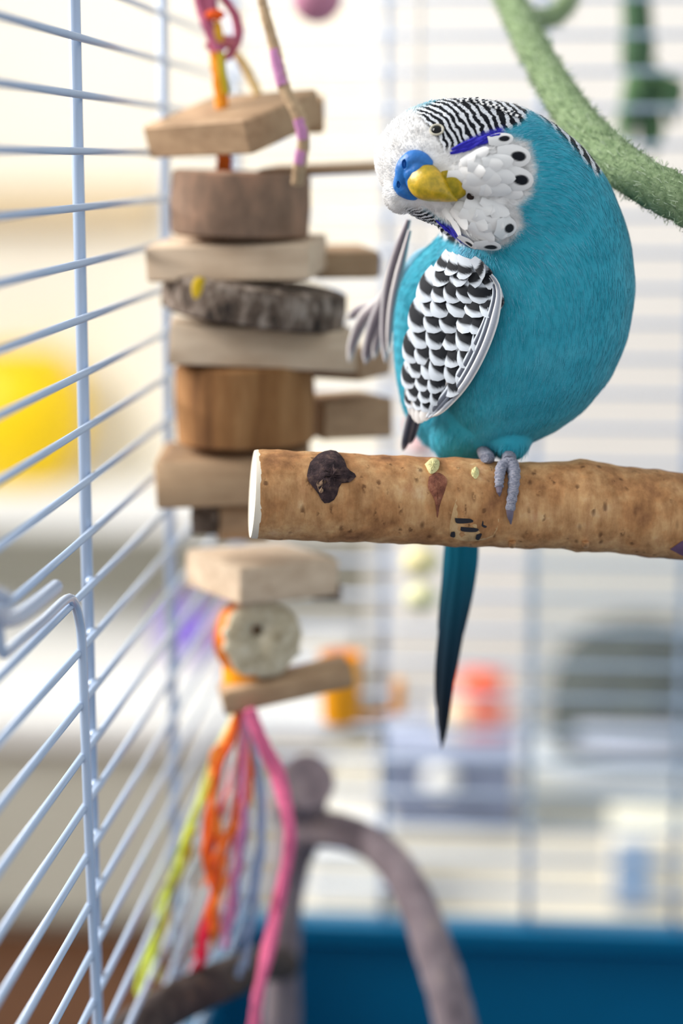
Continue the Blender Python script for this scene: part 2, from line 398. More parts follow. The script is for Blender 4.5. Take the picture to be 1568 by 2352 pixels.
# ------------------------------------------------------------------ wooden perch the bird stands on
PA, PB = P(590, 1135, .425), P(1568, 1187, .4435)
pdir = (PB-PA).normalized()
pxs = [(590, 1135, 105), (600, 1135, 106), (700, 1139, 107), (900, 1147, 104), (1040, 1153, 105), (1200, 1161, 101), (1290, 1160, 104), (1330, 1161, 109), (1390, 1167, 104), (1568, 1187, 102)]
def perchY(px): return .425 + (px-590)/(1568-590)*(.4435-.425)
def pxy(px):  # axis pixel y, radius m
    a = np.array(pxs, float); return np.interp(px, a[:, 0], a[:, 1]), np.interp(px, a[:, 0], a[:, 2])*mpp(perchY(px))*(1+.012*math.sin(px*.043)+.008*math.sin(px*.11))
ppts, prad = [], []
for px in np.linspace(590, 1568, 90):
    y, rr = pxy(px); ppts.append(P(px, y, perchY(px))); prad.append(rr)
e = PB + pdir*((XR-.002-PB.x)/pdir.x)
for i in range(1, 25): ppts.append(PB.lerp(e, i/24)); prad.append(prad[89]*(1+.02*math.sin(i)))
def perch_mat():
    m, nt, b = newmat('birch_bark'); L = nt.links.new
    v = texco(nt); n = noise(nt, v, 120, 6, .6)
    base = ramp(nt, n, [(.28, lin((138, 94, 62))), (.45, lin((180, 130, 84))), (.60, lin((202, 158, 110))), (.78, lin((222, 190, 150)))])
    v2 = texco(nt, (420, 420, 150)); vo = nt.nodes.new('ShaderNodeTexVoronoi'); vo.inputs['Scale'].default_value = 1.0; L(v2, vo.inputs['Vector'])
    n5 = noise(nt, texco(nt, (520, 520, 120)), 1.0, 5, .65); st = nt.nodes.new('ShaderNodeMix'); st.data_type = 'RGBA'; st.blend_type = 'OVERLAY'; st.inputs[0].default_value = .55
    L(base, st.inputs[6]); L(ramp(nt, n5, [(.3, (.22, .2, .18, 1)), (.7, (.72, .72, .74, 1))]), st.inputs[7]); base = st.outputs[2]
    sel = noise(nt, texco(nt), 600, 2)
    mk = ramp(nt, vo.outputs['Distance'], [(.12, (1, 1, 1, 1)), (.3, (0, 0, 0, 1))])
    sm = ramp(nt, sel, [(.47, (0, 0, 0, 1)), (.53, (1, 1, 1, 1))])
    mm = nt.nodes.new('ShaderNodeMath'); mm.operation = 'MULTIPLY'; L(mk, mm.inputs[0]); L(sm, mm.inputs[1])
    mm2 = nt.nodes.new('ShaderNodeMath'); mm2.operation = 'MULTIPLY'; L(mm.outputs[0], mm2.inputs[0]); mm2.inputs[1].default_value = .75
    mx = nt.nodes.new('ShaderNodeMix'); mx.data_type = 'RGBA'; L(mm2.outputs[0], mx.inputs[0]); L(base, mx.inputs[6]); mx.inputs[7].default_value = lin((96, 62, 38))
    L(mx.outputs[2], b.inputs['Base Color']); b.inputs['Roughness'].default_value = .75; b.inputs['Specular IOR Level'].default_value = .25
    bump(nt, b, n, .5, .0006); return m
M['perch'] = perch_mat()
pr = root('wooden_perch', ppts[-1], 'thick light brown birch perch with dark knot under the blue budgie', 'perch')
MB().tube(ppts, prad, 40, rnoise=.004).build('bark_rod', M['perch'], pr)
MB().lathe(ppts[0]-pdir*.0004, [(prad[0]*.985, -.0006), (prad[0]*1.0, 0), (prad[0]*1.0, .0009)], 40, pdir.to_track_quat('Z', 'Y').to_matrix()).build('cut_end', M['cutwood'], pr)
def perch_pt(px, py, lift=0.0):
    y, rr = pxy(px); dy = (py-y)*mpp(perchY(px)); rr2 = rr+lift
    return P(px, py, perchY(px) - dy*math.sin(PITCH) - math.sqrt(max(1e-9, rr2*rr2-dy*dy))*math.cos(PITCH))
def patch(name, outline, mat, lift=.0003, n=5, dome=.0, jit=0):
    """a scab of bark lying on the perch; outline in pixels around its centre"""
    o = np.array(outline, float); c = o.mean(0); o = spline(list(map(tuple, o))+[tuple(o[0])], 29)[:-1]
    V = [perch_pt(c[0], c[1], lift+dome)]; Fc = []; m = len(o)
    for k in range(1, n+2):
        u = k/n; lf = lift+dome*(1-min(u, 1)**2) if k <= n else -.0008
        for q_ in o:
            g = 1+random.uniform(-jit, jit) if 1 < k < n else 1
            pt = c+(q_-c)*min(u, 1)*g; V.append(perch_pt(pt[0], pt[1], lf*(1+random.uniform(-jit, jit)*2)))
    for j in range(m): Fc.append((0, 1+j, 1+(j+1) % m))
    for k in range(n):
        for j in range(m): Fc.append((1+k*m+j, 1+(k+1)*m+j, 1+(k+1)*m+(j+1) % m, 1+k*m+(j+1) % m))
    return MB().add(V, Fc).build(name, mat, pr)
M['knot'] = bark('dark_knot', [(.3, lin((34, 26, 30))), (.52, lin((70, 54, 56))), (.75, lin((120, 96, 84)))], 500, (1, 1, 1), 1)
M['scar'] = bark('red_brown_scar', [(.3, lin((96, 56, 46))), (.55, lin((146, 92, 72))), (.8, lin((190, 140, 110)))], 500, (1, 1, 1), .8)
M['ink'] = plain('black_mark', (42, 40, 46), .8, .2, 400); M['lichen'] = plain('pale_lichen', (214, 206, 150), .9, .15, 900, bmp=.5)
patch('knot', [(712, 1062), (735, 1040), (768, 1034), (790, 1055), (798, 1076), (818, 1092), (802, 1108), (782, 1112), (770, 1145), (745, 1156), (728, 1130), (705, 1098)], M['knot'], .0004, 6, .0012, .12)
M['knotpale'] = bark('pale_knot_wood', [(.3, lin((120, 92, 78))), (.6, lin((176, 146, 118)))], 600, (1, 1, 1), .8)
patch('knot_ridge', [(726, 1112), (742, 1078), (764, 1062), (768, 1072), (752, 1094), (744, 1126), (734, 1132)], M['knotpale'], .0008, 4, .0005, .15)
M['palebark'] = bark('pale_bark', [(.3, lin((186, 146, 100))), (.55, lin((210, 174, 128))), (.8, lin((226, 196, 156)))], 380, (1, 1, .5), .5)
patch('pale_bark', [(1050, 1075), (1100, 1062), (1138, 1080), (1146, 1150), (1138, 1225), (1085, 1243), (1034, 1230), (1040, 1170), (1056, 1120)], M['palebark'], .00006, 5)
patch('scar', [(985, 1095), (1005, 1085), (1026, 1100), (1022, 1125), (1010, 1160), (1004, 1190), (998, 1150), (983, 1120)], M['scar'], .0003, 4, .0004, .08)
patch('lichen', [(975, 1066), (992, 1052), (1008, 1058), (1006, 1078), (988, 1088)], M['lichen'], .0003, 4, .0006, .1)
patch('lichen', [(1083, 1078), (1094, 1072), (1100, 1088), (1092, 1100), (1082, 1090)], M['lichen'], .0003, 3, .0003, .1)
for o in ([(1044, 1190), (1080, 1192), (1084, 1200), (1050, 1202)], [(1058, 1210), (1096, 1214), (1092, 1222), (1060, 1220)], [(1108, 1196), (1120, 1198), (1116, 1212), (1106, 1208)],
          [(1036, 1222), (1044, 1222), (1044, 1234), (1034, 1232)], [(1094, 1228), (1106, 1226), (1100, 1240), (1092, 1238)], [(1118, 1074), (1128, 1074), (1128, 1084), (1118, 1084)], [(1112, 1156), (1130, 1158), (1128, 1166), (1112, 1166)]):
    patch('bark_mark', o, M['ink'], .00022, 2)
M['purpleb'] = plain('purplish_bark', (104, 76, 104), .8, .2, 300)
patch('bark_mark', [(1538, 1262), (1580, 1238), (1610, 1265), (1580, 1280)], M['purpleb'], .0003, 3)
for px in (1176, 1344): patch('twig_stub', [(px-8, 1244), (px+8, 1244), (px+6, 1258), (px-6, 1258)], M['perch'], .0004, 3, .0012)

# ------------------------------------------------------------------ the budgie
BY, HY = .447, .436
S = mpp(HY)
bird = root('budgie', P(1150, 1050, BY), 'blue budgerigar with white face, barred head and yellow beak, perched and bending its head', 'bird')
chain = [(1044, 1004, .448, 60), (1080, 968, .448, 88), (1130, 918, .448, 124), (1165, 865, .447, 165), (1200, 800, .447, 204), (1226, 735, .447, 220), (1243, 645, .447, 216),
         (1243, 545, .446, 192), (1215, 465, .443, 174), (1150, 402, .4395, 160), (1080, 382, .4375, 152), (1012, 372, .4365, 138), (962, 366, .4362, 103)]
bm = MB()
for a in spline(chain, 70): bm.ball(P(a[0], a[1], a[2]), a[3]*mpp(a[2]), 12)
for a in spline([(1160, 560, .455, 130), (1075, 610, .457, 100), (1015, 680, .459, 100), (985, 780, .459, 84), (972, 880, .457, 62), (982, 960, .455, 46), (1030, 1010, .451, 44)], 26): bm.ball(P(a[0], a[1], a[2]), a[3]*mpp(a[2]), 10)
# cheek fluff on both sides of the beak, chin crease between them
for a in ((1110, 395, .4285, 78), (1060, 400, .4275, 55), (1150, 400, .431, 75), (1100, 500, .4295, 72), (1045, 495, .431, 48), (925, 445, .4315, 46)): bm.ball(P(a[0], a[1], a[2]), a[3]*mpp(a[2]), 12)
# thigh
for a in spline([(1140, 935, .446, 104), (1162, 982, .4445, 72), (1176, 1022, .4395, 38)], 8): bm.ball(P(a[0], a[1], a[2]), a[3]*mpp(a[2]), 10)
tmp = link('tmp', bm.mesh('tmp'), None)
md = tmp.modifiers.new('r', 'REMESH'); md.mode = 'VOXEL'; md.voxel_size = .00034
ms = tmp.modifiers.new('s', 'SMOOTH'); ms.factor = .5; ms.iterations = 14
dg = bpy.context.evaluated_depsgraph_get(); dg.update()
bme = bpy.data.meshes.new_from_object(tmp.evaluated_get(dg)); bpy.data.objects.remove(tmp)
bme.name = 'body'; bme.polygons.foreach_set('use_smooth', [True]*len(bme.polygons))
BV = np.empty(len(bme.vertices)*3); bme.vertices.foreach_get('co', BV); BV = BV.reshape(-1, 3)
BN = np.empty(len(bme.vertices)*3); bme.vertices.foreach_get('normal', BN); BN = BN.reshape(-1, 3)

# plane coordinates of the bird (its own upright plane), in units of one photo pixel at that depth
_o = np.array(P(784, 700, HY)); _ex = np.array(P(785, 700, HY))-_o; _ez = np.array(P(784, 701, HY))-_o
def plane(V):
    d = V-_o; u = 784 + d[:, 0]/_ex[0]; v = 700 + (d[:, 2]-_ex[2]*(u-784))/_ez[2]
    return u + (d[:, 1])*(-120.)*0, v
def sdf(u, v, poly):
    p = np.array(poly, float); n = len(p); d = np.full(u.shape, 1e18); ins = np.zeros(u.shape, bool)
    for i in range(n):
        a, b = p[i], p[(i+1) % n]; e = b-a; wx, wy = u-a[0], v-a[1]
        t = np.clip((wx*e[0]+wy*e[1])/(e@e), 0, 1); d = np.minimum(d, (wx-e[0]*t)**2+(wy-e[1]*t)**2)
        c = (a[1] > v) != (b[1] > v); xs = a[0]+(v-a[1])/(e[1] if abs(e[1]) > 1e-9 else 1e-9)*e[0]; ins ^= c & (u < xs)
    return np.where(ins, -1, 1)*np.sqrt(d)
def sm(d, soft): return np.clip(.5-d/soft, 0, 1)
POLE = np.array(P(900, 392, .4275))
MASK = [(1010, 348), (1050, 352), (1150, 320), (1205, 335), (1222, 395), (1212, 450), (1185, 475), (1196, 520), (1165, 556), (1125, 575), (1085, 560), (1040, 525), (990, 492), (960, 475), (960, 430), (1000, 380)]
BARU = [(955, 262), (1000, 238), (1060, 215), (1110, 195), (1205, 262), (1190, 292), (1158, 306), (1100, 326), (1050, 345), (1020, 352), (1008, 330), (1000, 318), (975, 290)]
BARL = [(935, 480), (985, 486), (1058, 552), (1072, 566), (1030, 566), (960, 530)]
VIOU = [(1042, 354), (1066, 330), (1100, 316), (1146, 302), (1152, 322), (1110, 342), (1070, 352)]
VIOL = [(1008, 508), (1040, 520), (1080, 552), (1070, 562), (1035, 540)]
NAPE = [(1185, 240), (1210, 262), (1262, 303), (1300, 342), (1360, 410), (1390, 380), (1250, 220)]
def masks(V):
    u, v = plane(V); w = (V[:, 1]-HY)/S     # depth in px units, + is away
    jit = RNG.normal(0, 2.0, len(u)); rr = np.linalg.norm(V-POLE, axis=1)/S
    head = sm(np.hypot(u-1010, v-375)-175, 30)
    white = np.maximum(sm(np.hypot((u-948)/1.0, (v-372)/1.05)-112+jit, 34), sm(sdf(u, v, MASK)+jit, 14)*(w < 40))
    white = np.maximum(white, sm(np.hypot(u-925, v-440)-70+jit, 24)); white = np.maximum(white, sm(np.hypot(u-1000, v-335)-42+jit, 20))
    bar = np.maximum(sm(sdf(u, v, BARU)+jit*.7, 10), sm(sdf(u, v, BARL)+jit*.7, 10)); bar = np.maximum(bar, sm(sdf(u, v, NAPE)+jit, 10))
    # back of head and neck is barred too
    nb = sm(-(w-30), 30)*sm(np.hypot(u-1110, v-370)-160, 30)*sm(v-440, 40)*sm(-(rr-110), 30); bar = np.maximum(bar, nb)
    vio = np.maximum(sm(sdf(u, v, VIOU)+jit*.6, 8), sm(sdf(u, v, VIOL)+jit*.6, 6))*(w < 20)
    a_, b_ = 4.2, .052
    ring = np.log(np.maximum(1.0, a_+b_*rr))/b_
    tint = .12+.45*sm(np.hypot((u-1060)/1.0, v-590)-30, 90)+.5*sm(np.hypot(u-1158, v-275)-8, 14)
    return np.stack([white, bar, vio, np.ones_like(u)], 1), ring, np.clip(tint, 0, 1)
def set_masks(me, V):
    pat, ring, tint = masks(V)
    a = me.color_attributes.new('pat', 'FLOAT_COLOR', 'POINT'); a.data.foreach_set('color', pat.astype(np.float32).ravel())
    a = me.attributes.new('ring', 'FLOAT', 'POINT'); a.data.foreach_set('value', ring.astype(np.float32))
    a = me.attributes.new('tint', 'FLOAT', 'POINT'); a.data.foreach_set('value', tint.astype(np.float32))
set_masks(bme, BV)
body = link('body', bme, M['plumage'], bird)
BVH = BVHTree.FromPolygons([tuple(x) for x in BV], [tuple(p.vertices) for p in bme.polygons])
def hit(px, py):
    d = Vector(ray(px, py)).normalized(); r_ = BVH.ray_cast(Vector((0, 0, CAMZ)), d); return r_[0], r_[1]

# fine down: thin slivers following the flow away from the beak
BEAKP = np.array(P(985, 420, .424))
def flow(V, N, w_):
    d = V-BEAKP; d /= np.linalg.norm(d, axis=1, keepdims=True)
    dn = np.tile(np.array([-.25, .1, -1.0]), (len(V), 1)); rr = np.linalg.norm(V-BEAKP, axis=1)/S
    k = np.clip((rr-230)/260, 0, 1)[:, None]; g = d*(1-k)+dn*k
    g -= N*np.sum(g*N, 1, keepdims=True); return g/np.maximum(1e-9, np.linalg.norm(g, axis=1, keepdims=True))
def slivers(idx, lmin, lmax, wd, lift, spread):
    V = BV[idx]; N = BN[idx]; D = flow(V, N, None); n = len(idx)
    sd = np.cross(N, D); ang = RNG.normal(0, spread, n)[:, None]; D = D*np.cos(ang)+sd*np.sin(ang); sd = np.cross(N, D)
    L = RNG.uniform(lmin, lmax, n)[:, None]; W = wd*RNG.uniform(.6, 1.3, n)[:, None]; h = lift*RNG.uniform(.3, 1.2, n)[:, None]
    b0 = V-sd*W-N*.0001; b1 = V+sd*W-N*.0001; m0 = V+D*L*.55+N*h*.9-sd*W*.8; m1 = V+D*L*.55+N*h*.9+sd*W*.8; t_ = V+D*L+N*h*1.1
    vv = np.stack([b0, b1, m0, m1, t_], 1).reshape(-1, 3)
    base = np.arange(n)*5
    quads = np.stack([base, base+1, base+3, base+2], 1); tris = np.stack([base+2, base+3, base+4], 1)
    me = bpy.data.meshes.new('down'); me.from_pydata(vv.tolist(), [], quads.tolist()+tris.tolist())
    me.polygons.foreach_set('use_smooth', [True]*len(me.polygons)); set_masks(me, vv)
    tv = np.empty(len(vv), np.float32); me.attributes['tint'].data.foreach_get('value', tv)
    rr = np.linalg.norm(vv-BEAKP, axis=1)/S; amp = .15+.45*np.clip(1-(rr-190)/240, 0, 1)
    tv = np.clip(tv+np.repeat(RNG.uniform(-.6, 1, n), 5)*amp, 0, 1); me.attributes['tint'].data.foreach_set('value', tv.astype(np.float32)); me.update(); return me
fr = np.where(BV[:, 1] < .462)[0]
rr_all = np.linalg.norm(BV[fr]-BEAKP, axis=1)/S
sel1 = RNG.choice(fr[rr_all > 175], 24000); sel2 = RNG.choice(fr[(rr_all <= 235) & (rr_all > 62)], 7000)
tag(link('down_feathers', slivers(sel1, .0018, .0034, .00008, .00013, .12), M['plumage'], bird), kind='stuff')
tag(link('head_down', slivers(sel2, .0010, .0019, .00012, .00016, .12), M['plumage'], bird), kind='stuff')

# generic feather blade: local frame origin, axis along D, normal N
WHITE = np.array(lin((244, 243, 242))); BLACK = np.array(lin((16, 20, 28))); GREY = np.array(lin((120, 116, 124))); PALE = np.array(lin((206, 214, 224)))
VIO = np.array(lin((44, 40, 168))); TEAL = np.array(lin((0, 108, 134))); DARKT = np.array(lin((10, 44, 62)))
def blade_data(nl, nw, colf, camber=.12, tipk=2.2, basew=.55, sag=0.0):
    """unit feather: s along 0..1, t across -1..1"""
    V, C = [], []
    for i in range(nl+1):
        s_ = i/nl; wd = (basew+(1-basew)*min(1, s_/.45))*(max(0, 1-s_**tipk))**.5 if s_ < 1 else 0.02
        for j in range(nw+1):
            t_ = -1+2*j/nw; V.append((s_, t_*wd*.5, -camber*(t_*wd)**2-sag*s_*s_)); C.append(colf(s_, t_*wd))
    Fc = [(i*(nw+1)+j, i*(nw+1)+j+1, (i+1)*(nw+1)+j+1, (i+1)*(nw+1)+j) for i in range(nl) for j in range(nw)]
    return V, Fc, C
def mixc(a, b, k): return tuple(np.array(a)*(1-k)+np.array(b)*k)
def ss(x, a, b): t_ = min(1, max(0, (x-a)/(b-a))); return t_*t_*(3-2*t_)
def feather_mesh(name, *args, **kw):
    V, Fc, C = blade_data(*args, **kw); return MB().add(V, Fc, C).mesh(name)
def frame(D, N):
    D = Vector(D).normalized(); N = Vector(N); N = (N-D*N.dot(D)).normalized(); Bv = N.cross(D)
    return Matrix((D, Bv, N)).transposed()
def put_feather(name, me, pos, D, N, L, W, parent, H=None):
    o = link(name, me, M['feather'], parent); Rm = frame(D, N)
    pl = Matrix.Translation(o.location)
    o.matrix_local = pl @ Matrix.Translation(Vector(pos)) @ Rm.to_4x4() @ Matrix.Diagonal((L, W, H or W, 1)); return o

# ---- near wing: base plate plus rows of scalloped coverts
RE = spline([(1095, 600), (1142, 655), (1138, 722), (1112, 800), (1070, 878), (1020, 936), (985, 962)], 60)
LE = spline([(1022, 575), (982, 640), (956, 715), (942, 790), (934, 860), (930, 915), (945, 958)], 60)
def wsurf(s_, t_, lift=0):
    i = min(max(s_, 0), 1)*59; a = np.array([np.interp(i, range(60), LE[:, k]) for k in (0, 1)]); b = np.array([np.interp(i, range(60), RE[:, k]) for k in (0, 1)])
    m = (t_+1)/2; q_ = a*(1-m)+b*m
    yr_ = .4268+.0128*s_**1.15; yl_ = yr_+.0135-.006*s_
    Y = yl_*(1-m)+yr_*m - .0022*math.sin(math.pi*m) - .0006 - lift
    h_ = hit(q_[0], q_[1])[0]
    if h_ is not None: Y = min(Y, h_.y-.0010-lift)
    return P(q_[0], q_[1], Y)
wing = MB(); NA, NB = 26, 12; Vf, Vb, Fc = [], [], []
for i in range(NA+1):
    for j in range(NB+1): Vf.append(wsurf(i/NA, -1+2*j/NB)); Vb.append(wsurf(i/NA, (-1+2*j/NB)*.97, -.0018))
o_ = len(Vf)
for i in range(NA):
    for j in range(NB):
        a = i*(NB+1)+j; Fc.append((a, a+NB+1, a+NB+2, a+1)); Fc.append((o_+a, o_+a+1, o_+a+NB+2, o_+a+NB+1))
ed = [j for j in range(NB+1)]+[i*(NB+1)+NB for i in range(1, NA+1)]+[NA*(NB+1)+j for j in range(NB-1, -1, -1)]+[i*(NB+1) for i in range(NA-1, 0, -1)]
for k in range(len(ed)): a, b = ed[k], ed[(k+1) % len(ed)]; Fc.append((a, b, o_+b, o_+a))
wing.add(Vf+Vb, Fc, tuple(lin((196, 200, 208))))
wingo = wing.build('wing', M['feather'], bird)
def cov_col(v0, v1, tk):
    def f_(s_, t_):
        c0 = v0-.22*t_*t_*4*tk; c1 = v1-.30*t_*t_*4*tk
        k = ss(s_, c0-.05, c0+.03)*(1-ss(s_, c1-.05, c1+.03))*(1-ss(abs(t_), .86, .99)); c = mixc(PALE*.95, BLACK, k)
        return c
    return f_
COV = [feather_mesh('covert', 16, 12, cov_col(.42, .82, .24), camber=.18), feather_mesh('covert', 16, 12, cov_col(.46, .83, .32), camber=.18), feather_mesh('covert', 16, 12, cov_col(.40, .76, .20), camber=.18)]
rows = 11
for i in range(rows):
    s0 = -.05+i*.079+random.uniform(-.006, .006); n_ = 5 if 1 < i < 8 else 4
    for j in range(n_):
        t0 = -.86+(j+.5*(i % 2))*(1.72/(n_-.5)); t0 += random.uniform(-.05, .05)
        if t0 > .92: continue
        a = wsurf(max(s0, -.0), t0, .0004); b = wsurf(s0+.155, t0-.10+.04*t0+random.uniform(-.09, .09), .0016+.0002*random.random())
        D = b-a; N = (wsurf(max(.02, s0+.05), t0+.1)-wsurf(max(.02, s0+.05), t0-.1)).cross(wsurf(s0+.17, t0)-wsurf(max(0, s0), t0)); 
        if N.y > 0: N = -N
        wb = 1.25 if i < 4 and t0 > 0 else 1.0
        wd = wb*(wsurf(max(0, s0)+.08, min(1, t0+.33))-wsurf(max(0, s0)+.08, t0-.33)).length
        put_feather('covert', COV[random.randrange(3)], a, D, N, max(.0050, D.length*1.12), wd*1.16, wingo, wd*.8)
# flight feathers: long pale-edged blades along the trailing edge, and the tips below the coverts
def fl_col(edge, mid):
    def f_(s_, t_): k = (1-ss(abs(t_), .45, .75))*(1-ss(s_, .84, .95)); return mixc(edge, mid, k)
    return f_
def curved_feather(name, pts, W, cf, parent, nl=26, nw=8, Nn=(0, -1, .1), camber=.0008, world=None):
    q_ = spline(pts, nl+1) if world is None else None; V, C = [], []
    wp = [P(*a) for a in q_] if world is None else world(nl)
    for i in range(nl+1):
        s_ = i/nl; D = (wp[min(nl, i+1)]-wp[max(0, i-1)]).normalized(); N = Vector(Nn); N = (N-D*N.dot(D)).normalized(); Bv = N.cross(D)
        wd = W*(.4+.6*min(1, s_/.3))*(max(0.004, 1-s_**4))**.5
        for j in range(nw+1):
            t_ = -1+2*j/nw; V.append(wp[i]+Bv*t_*wd*.5-N*camber*t_*t_); C.append(cf(s_, t_))
    Fc = [(i*(nw+1)+j, i*(nw+1)+j+1, (i+1)*(nw+1)+j+1, (i+1)*(nw+1)+j) for i in range(nl) for j in range(nw)]
    return MB().add(V, Fc, C).build(name, M['feather'], parent)
flc = fl_col(PALE, np.array(lin((84, 90, 104)))); flw = fl_col(WHITE*.9, np.array(lin((150, 156, 168))))
for k, (s0, s1, t0, t1, wd, cf_) in enumerate(((.10, .965, .99, 1.0, 20, flw), (.12, 1.0, .90, .82, 22, flc), (.30, 1.0, .80, .55, 24, flc))):
    curved_feather('flight_feather', None, wd*S, cf_, wingo, Nn=(-.35, -1, .1), camber=.0003, world=lambda nl, s0=s0, s1=s1, t0=t0, t1=t1, k=k: [wsurf(s0+(s1-s0)*i/nl, t0+(t1-t0)*i/nl, .0022-.0003*k) for i in range(nl+1)])
def sec_col(s_, t_): k = (1-ss(s_, .70, .86))*(.35+.65*(1-ss(abs(t_+.1), .1, .5))); return mixc(WHITE*.95, np.array(lin((40, 44, 56))), k)
SEC = feather_mesh('secondary', 20, 8, sec_col, camber=.2, tipk=5, basew=.7)
for t0, s1 in ((-.85, 1.0), (-.5, 1.05), (-.12, 1.06), (.28, 1.03), (.62, .97)):
    a = wsurf(.62, t0, .0002); b = wsurf(min(1, s1), t0*.95, .0009); b = a+(b-a)*(1+max(0, s1-1)*2)
    put_feather('secondary_feather', SEC, a, b-a, (-.3, -1, .1), (b-a).length, 44*S, wingo, 30*S)
# dark wing tips showing under the coverts
DK = feather_mesh('dark', 16, 6, fl_col(GREY, np.array(lin((52, 56, 72)))), camber=.2, tipk=4, basew=.8)
for (x0, y0, x1, y1, wd) in ((950, 930, 924, 1036, 26), (962, 935, 940, 1020, 24)):
    a = P(x0, y0, .4475); b = P(x1, y1, .452); put_feather('flight_feather', DK, a, b-a, (-.3, -1, 0), (b-a).length, wd*S, wingo, wd*S)

# ---- far wing: grey primaries fanned out behind
BR = feather_mesh('far_primary', 24, 8, fl_col(np.array(lin((214, 208, 206))), np.array(lin((128, 118, 124)))), camber=.25, tipk=3.5, basew=.5, sag=.0)
FW = MB(); pts, rd = pxpath([(990, 570, .460, .0010), (962, 610, .463, .0030), (930, 690, .466, .0030), (905, 760, .468, .0018)], 20)
FW.tube(pts, rd, 10, tuple(lin((150, 205, 228))), flat=.5); fwo = FW.build('far_wing', M['feather'], bird)
fc1 = fl_col(np.array(lin((196, 190, 192))), np.array(lin((122, 112, 120)))); fc2 = fl_col(np.array(lin((226, 220, 216))), np.array(lin((150, 140, 146))))
curved_feather('primary_feather', [(937, 505, .457), (915, 575, .460), (893, 660, .463), (884, 750, .466), (884, 835, .468)], 34*S, fc1, fwo)
curved_feather('primary_feather', [(940, 530, .456), (920, 610, .459), (902, 690, .462), (894, 760, .464), (892, 815, .466)], 22*S, fc2, fwo)
curved_feather('primary_feather', [(915, 600, .462), (888, 680, .466), (862, 740, .470), (845, 800, .474), (838, 838, .476)], 40*S, fc1, fwo)
curved_feather('primary_feather', [(905, 640, .464), (872, 695, .470), (835, 730, .475), (812, 780, .480), (800, 835, .483)], 36*S, fc2, fwo)
curved_feather('primary_feather', [(900, 660, .466), (860, 700, .473), (820, 715, .480), (795, 735, .485)], 34*S, fc1, fwo)
curved_feather('primary_feather', [(905, 680, .465), (880, 730, .469), (866, 780, .472), (858, 826, .474)], 30*S, fc2, fwo)

# ---- tail: blades running down behind the perch
def tcol(s_, t_): k = ss(s_, .30, .72); c = mixc(TEAL, DARKT, k); return mixc(c, np.array(lin((4, 10, 22))), ss(s_, .62, .92)*.85+.12*(1-ss(abs(t_), 0, .18)))
tl = MB(); pts, rd = pxpath([(1062, 985, .4500, .0048), (1058, 1080, .4540, .0044), (1058, 1160, .4565, .0036), (1060, 1225, .459, .0020)], 22)
tl.tube(pts, rd, 16, tuple(TEAL), flat=.55); tailo = tl.build('tail', M['feather'], bird)
for k, (dx, x1, y1, wd) in enumerate(((0, 1014, 1722, 46), (-14, 1006, 1640, 44), (14, 1030, 1600, 42), (22, 1044, 1500, 40), (-22, 1020, 1480, 38), (-6, 1010, 1690, 46))):
    curved_feather('tail_feather', [(1060+dx*.6, 1060, .4535+.0004*k), (1060+dx, 1240, .4585+.0004*k), (1052+dx, 1340, .461+.0004*k), ((1040+dx+x1)/2, (1400+y1)/2, .464+.0004*k), (x1, y1, .468+.0004*k)], wd*S, tcol, tailo, Nn=(.1, -1, 0))

# ---- face: cere, beak, eye, throat feathers, violet cheek feathers
def remesh(name, m_, mat, parent, vox, it=6):
    t_ = link('tmp', m_.mesh('tmp'), None); a = t_.modifiers.new('r', 'REMESH'); a.mode = 'VOXEL'; a.voxel_size = vox
    b = t_.modifiers.new('s', 'SMOOTH'); b.iterations = it
    g = bpy.context.evaluated_depsgraph_get(); g.update(); me = bpy.data.meshes.new_from_object(t_.evaluated_get(g)); bpy.data.objects.remove(t_)
    me.name = name; me.polygons.foreach_set('use_smooth', [True]*len(me.polygons)); return link(name, me, mat, parent)
def surfY(px, py):
    h, n = hit(px, py); return h.y if h else HY
cm = MB()
for a in spline([(984, 374, 11), (966, 368, 20), (948, 370, 25), (930, 386, 22), (926, 406, 20), (924, 426, 22), (936, 440, 18), (950, 450, 11)], 18): cm.ball(P(a[0], a[1], surfY(a[0], a[1])-.0002), a[2]*S, 8)
for a in ((946, 398, 20), (960, 388, 20), (952, 418, 20)): cm.ball(P(a[0], a[1], surfY(a[0], a[1])-.0008), a[2]*S, 8)
cereo = remesh('cere', cm, M['cere'], bird, .00022, 8)
cbv = BVHTree.FromPolygons([tuple(v.co) for v in cereo.data.vertices], [tuple(p.vertices) for p in cereo.data.polygons])
for (x, y, sx) in ((928, 377, 8), (915, 424, 6)):
    hc = cbv.ray_cast(Vector((0, 0, CAMZ)), Vector(ray(x, y)).normalized())[0]
    if not hc: continue
    carve(cereo, MB().ball(P(x, y, hc.y+.0001), sx*S, 8, (.75, 1.6, 1.4)))
    MB().ball(P(x, y, hc.y+.0013), sx*S*.7, 8, (.7, .7, 1.3)).build('nostril', M['cere'], cereo)
b0 = surfY(975, 414)
def beak_loft(name, prof, wdir, mat, dome):
    # prof rows: px, py, depth offset, half width px, half height px
    q_ = spline(prof, 34); V = []; n = 28; wd = np.array(wdir, float)/np.hypot(*wdir)
    for (x, y, dy_, hw, hh) in q_:
        hw, hh = max(hw, .6), max(hh, .6)
        for j in range(n):
            a_ = 2*math.pi*j/n; ca, sa = math.cos(a_), math.sin(a_)
            ex = hw*math.copysign(abs(ca)**.9, ca); ey = hh*math.copysign(abs(sa)**dome, sa)
            V.append(P(x+wd[0]*ex, y+wd[1]*ex, b0+dy_-ey*S))
    k_ = len(q_); Fc = [(i*n+j, i*n+(j+1) % n, (i+1)*n+(j+1) % n, (i+1)*n+j) for i in range(k_-1) for j in range(n)]
    Fc += [tuple(range(n-1, -1, -1)), tuple(range((k_-1)*n, k_*n))]
    return MB().add(V, Fc).build(name, M[mat], bird)
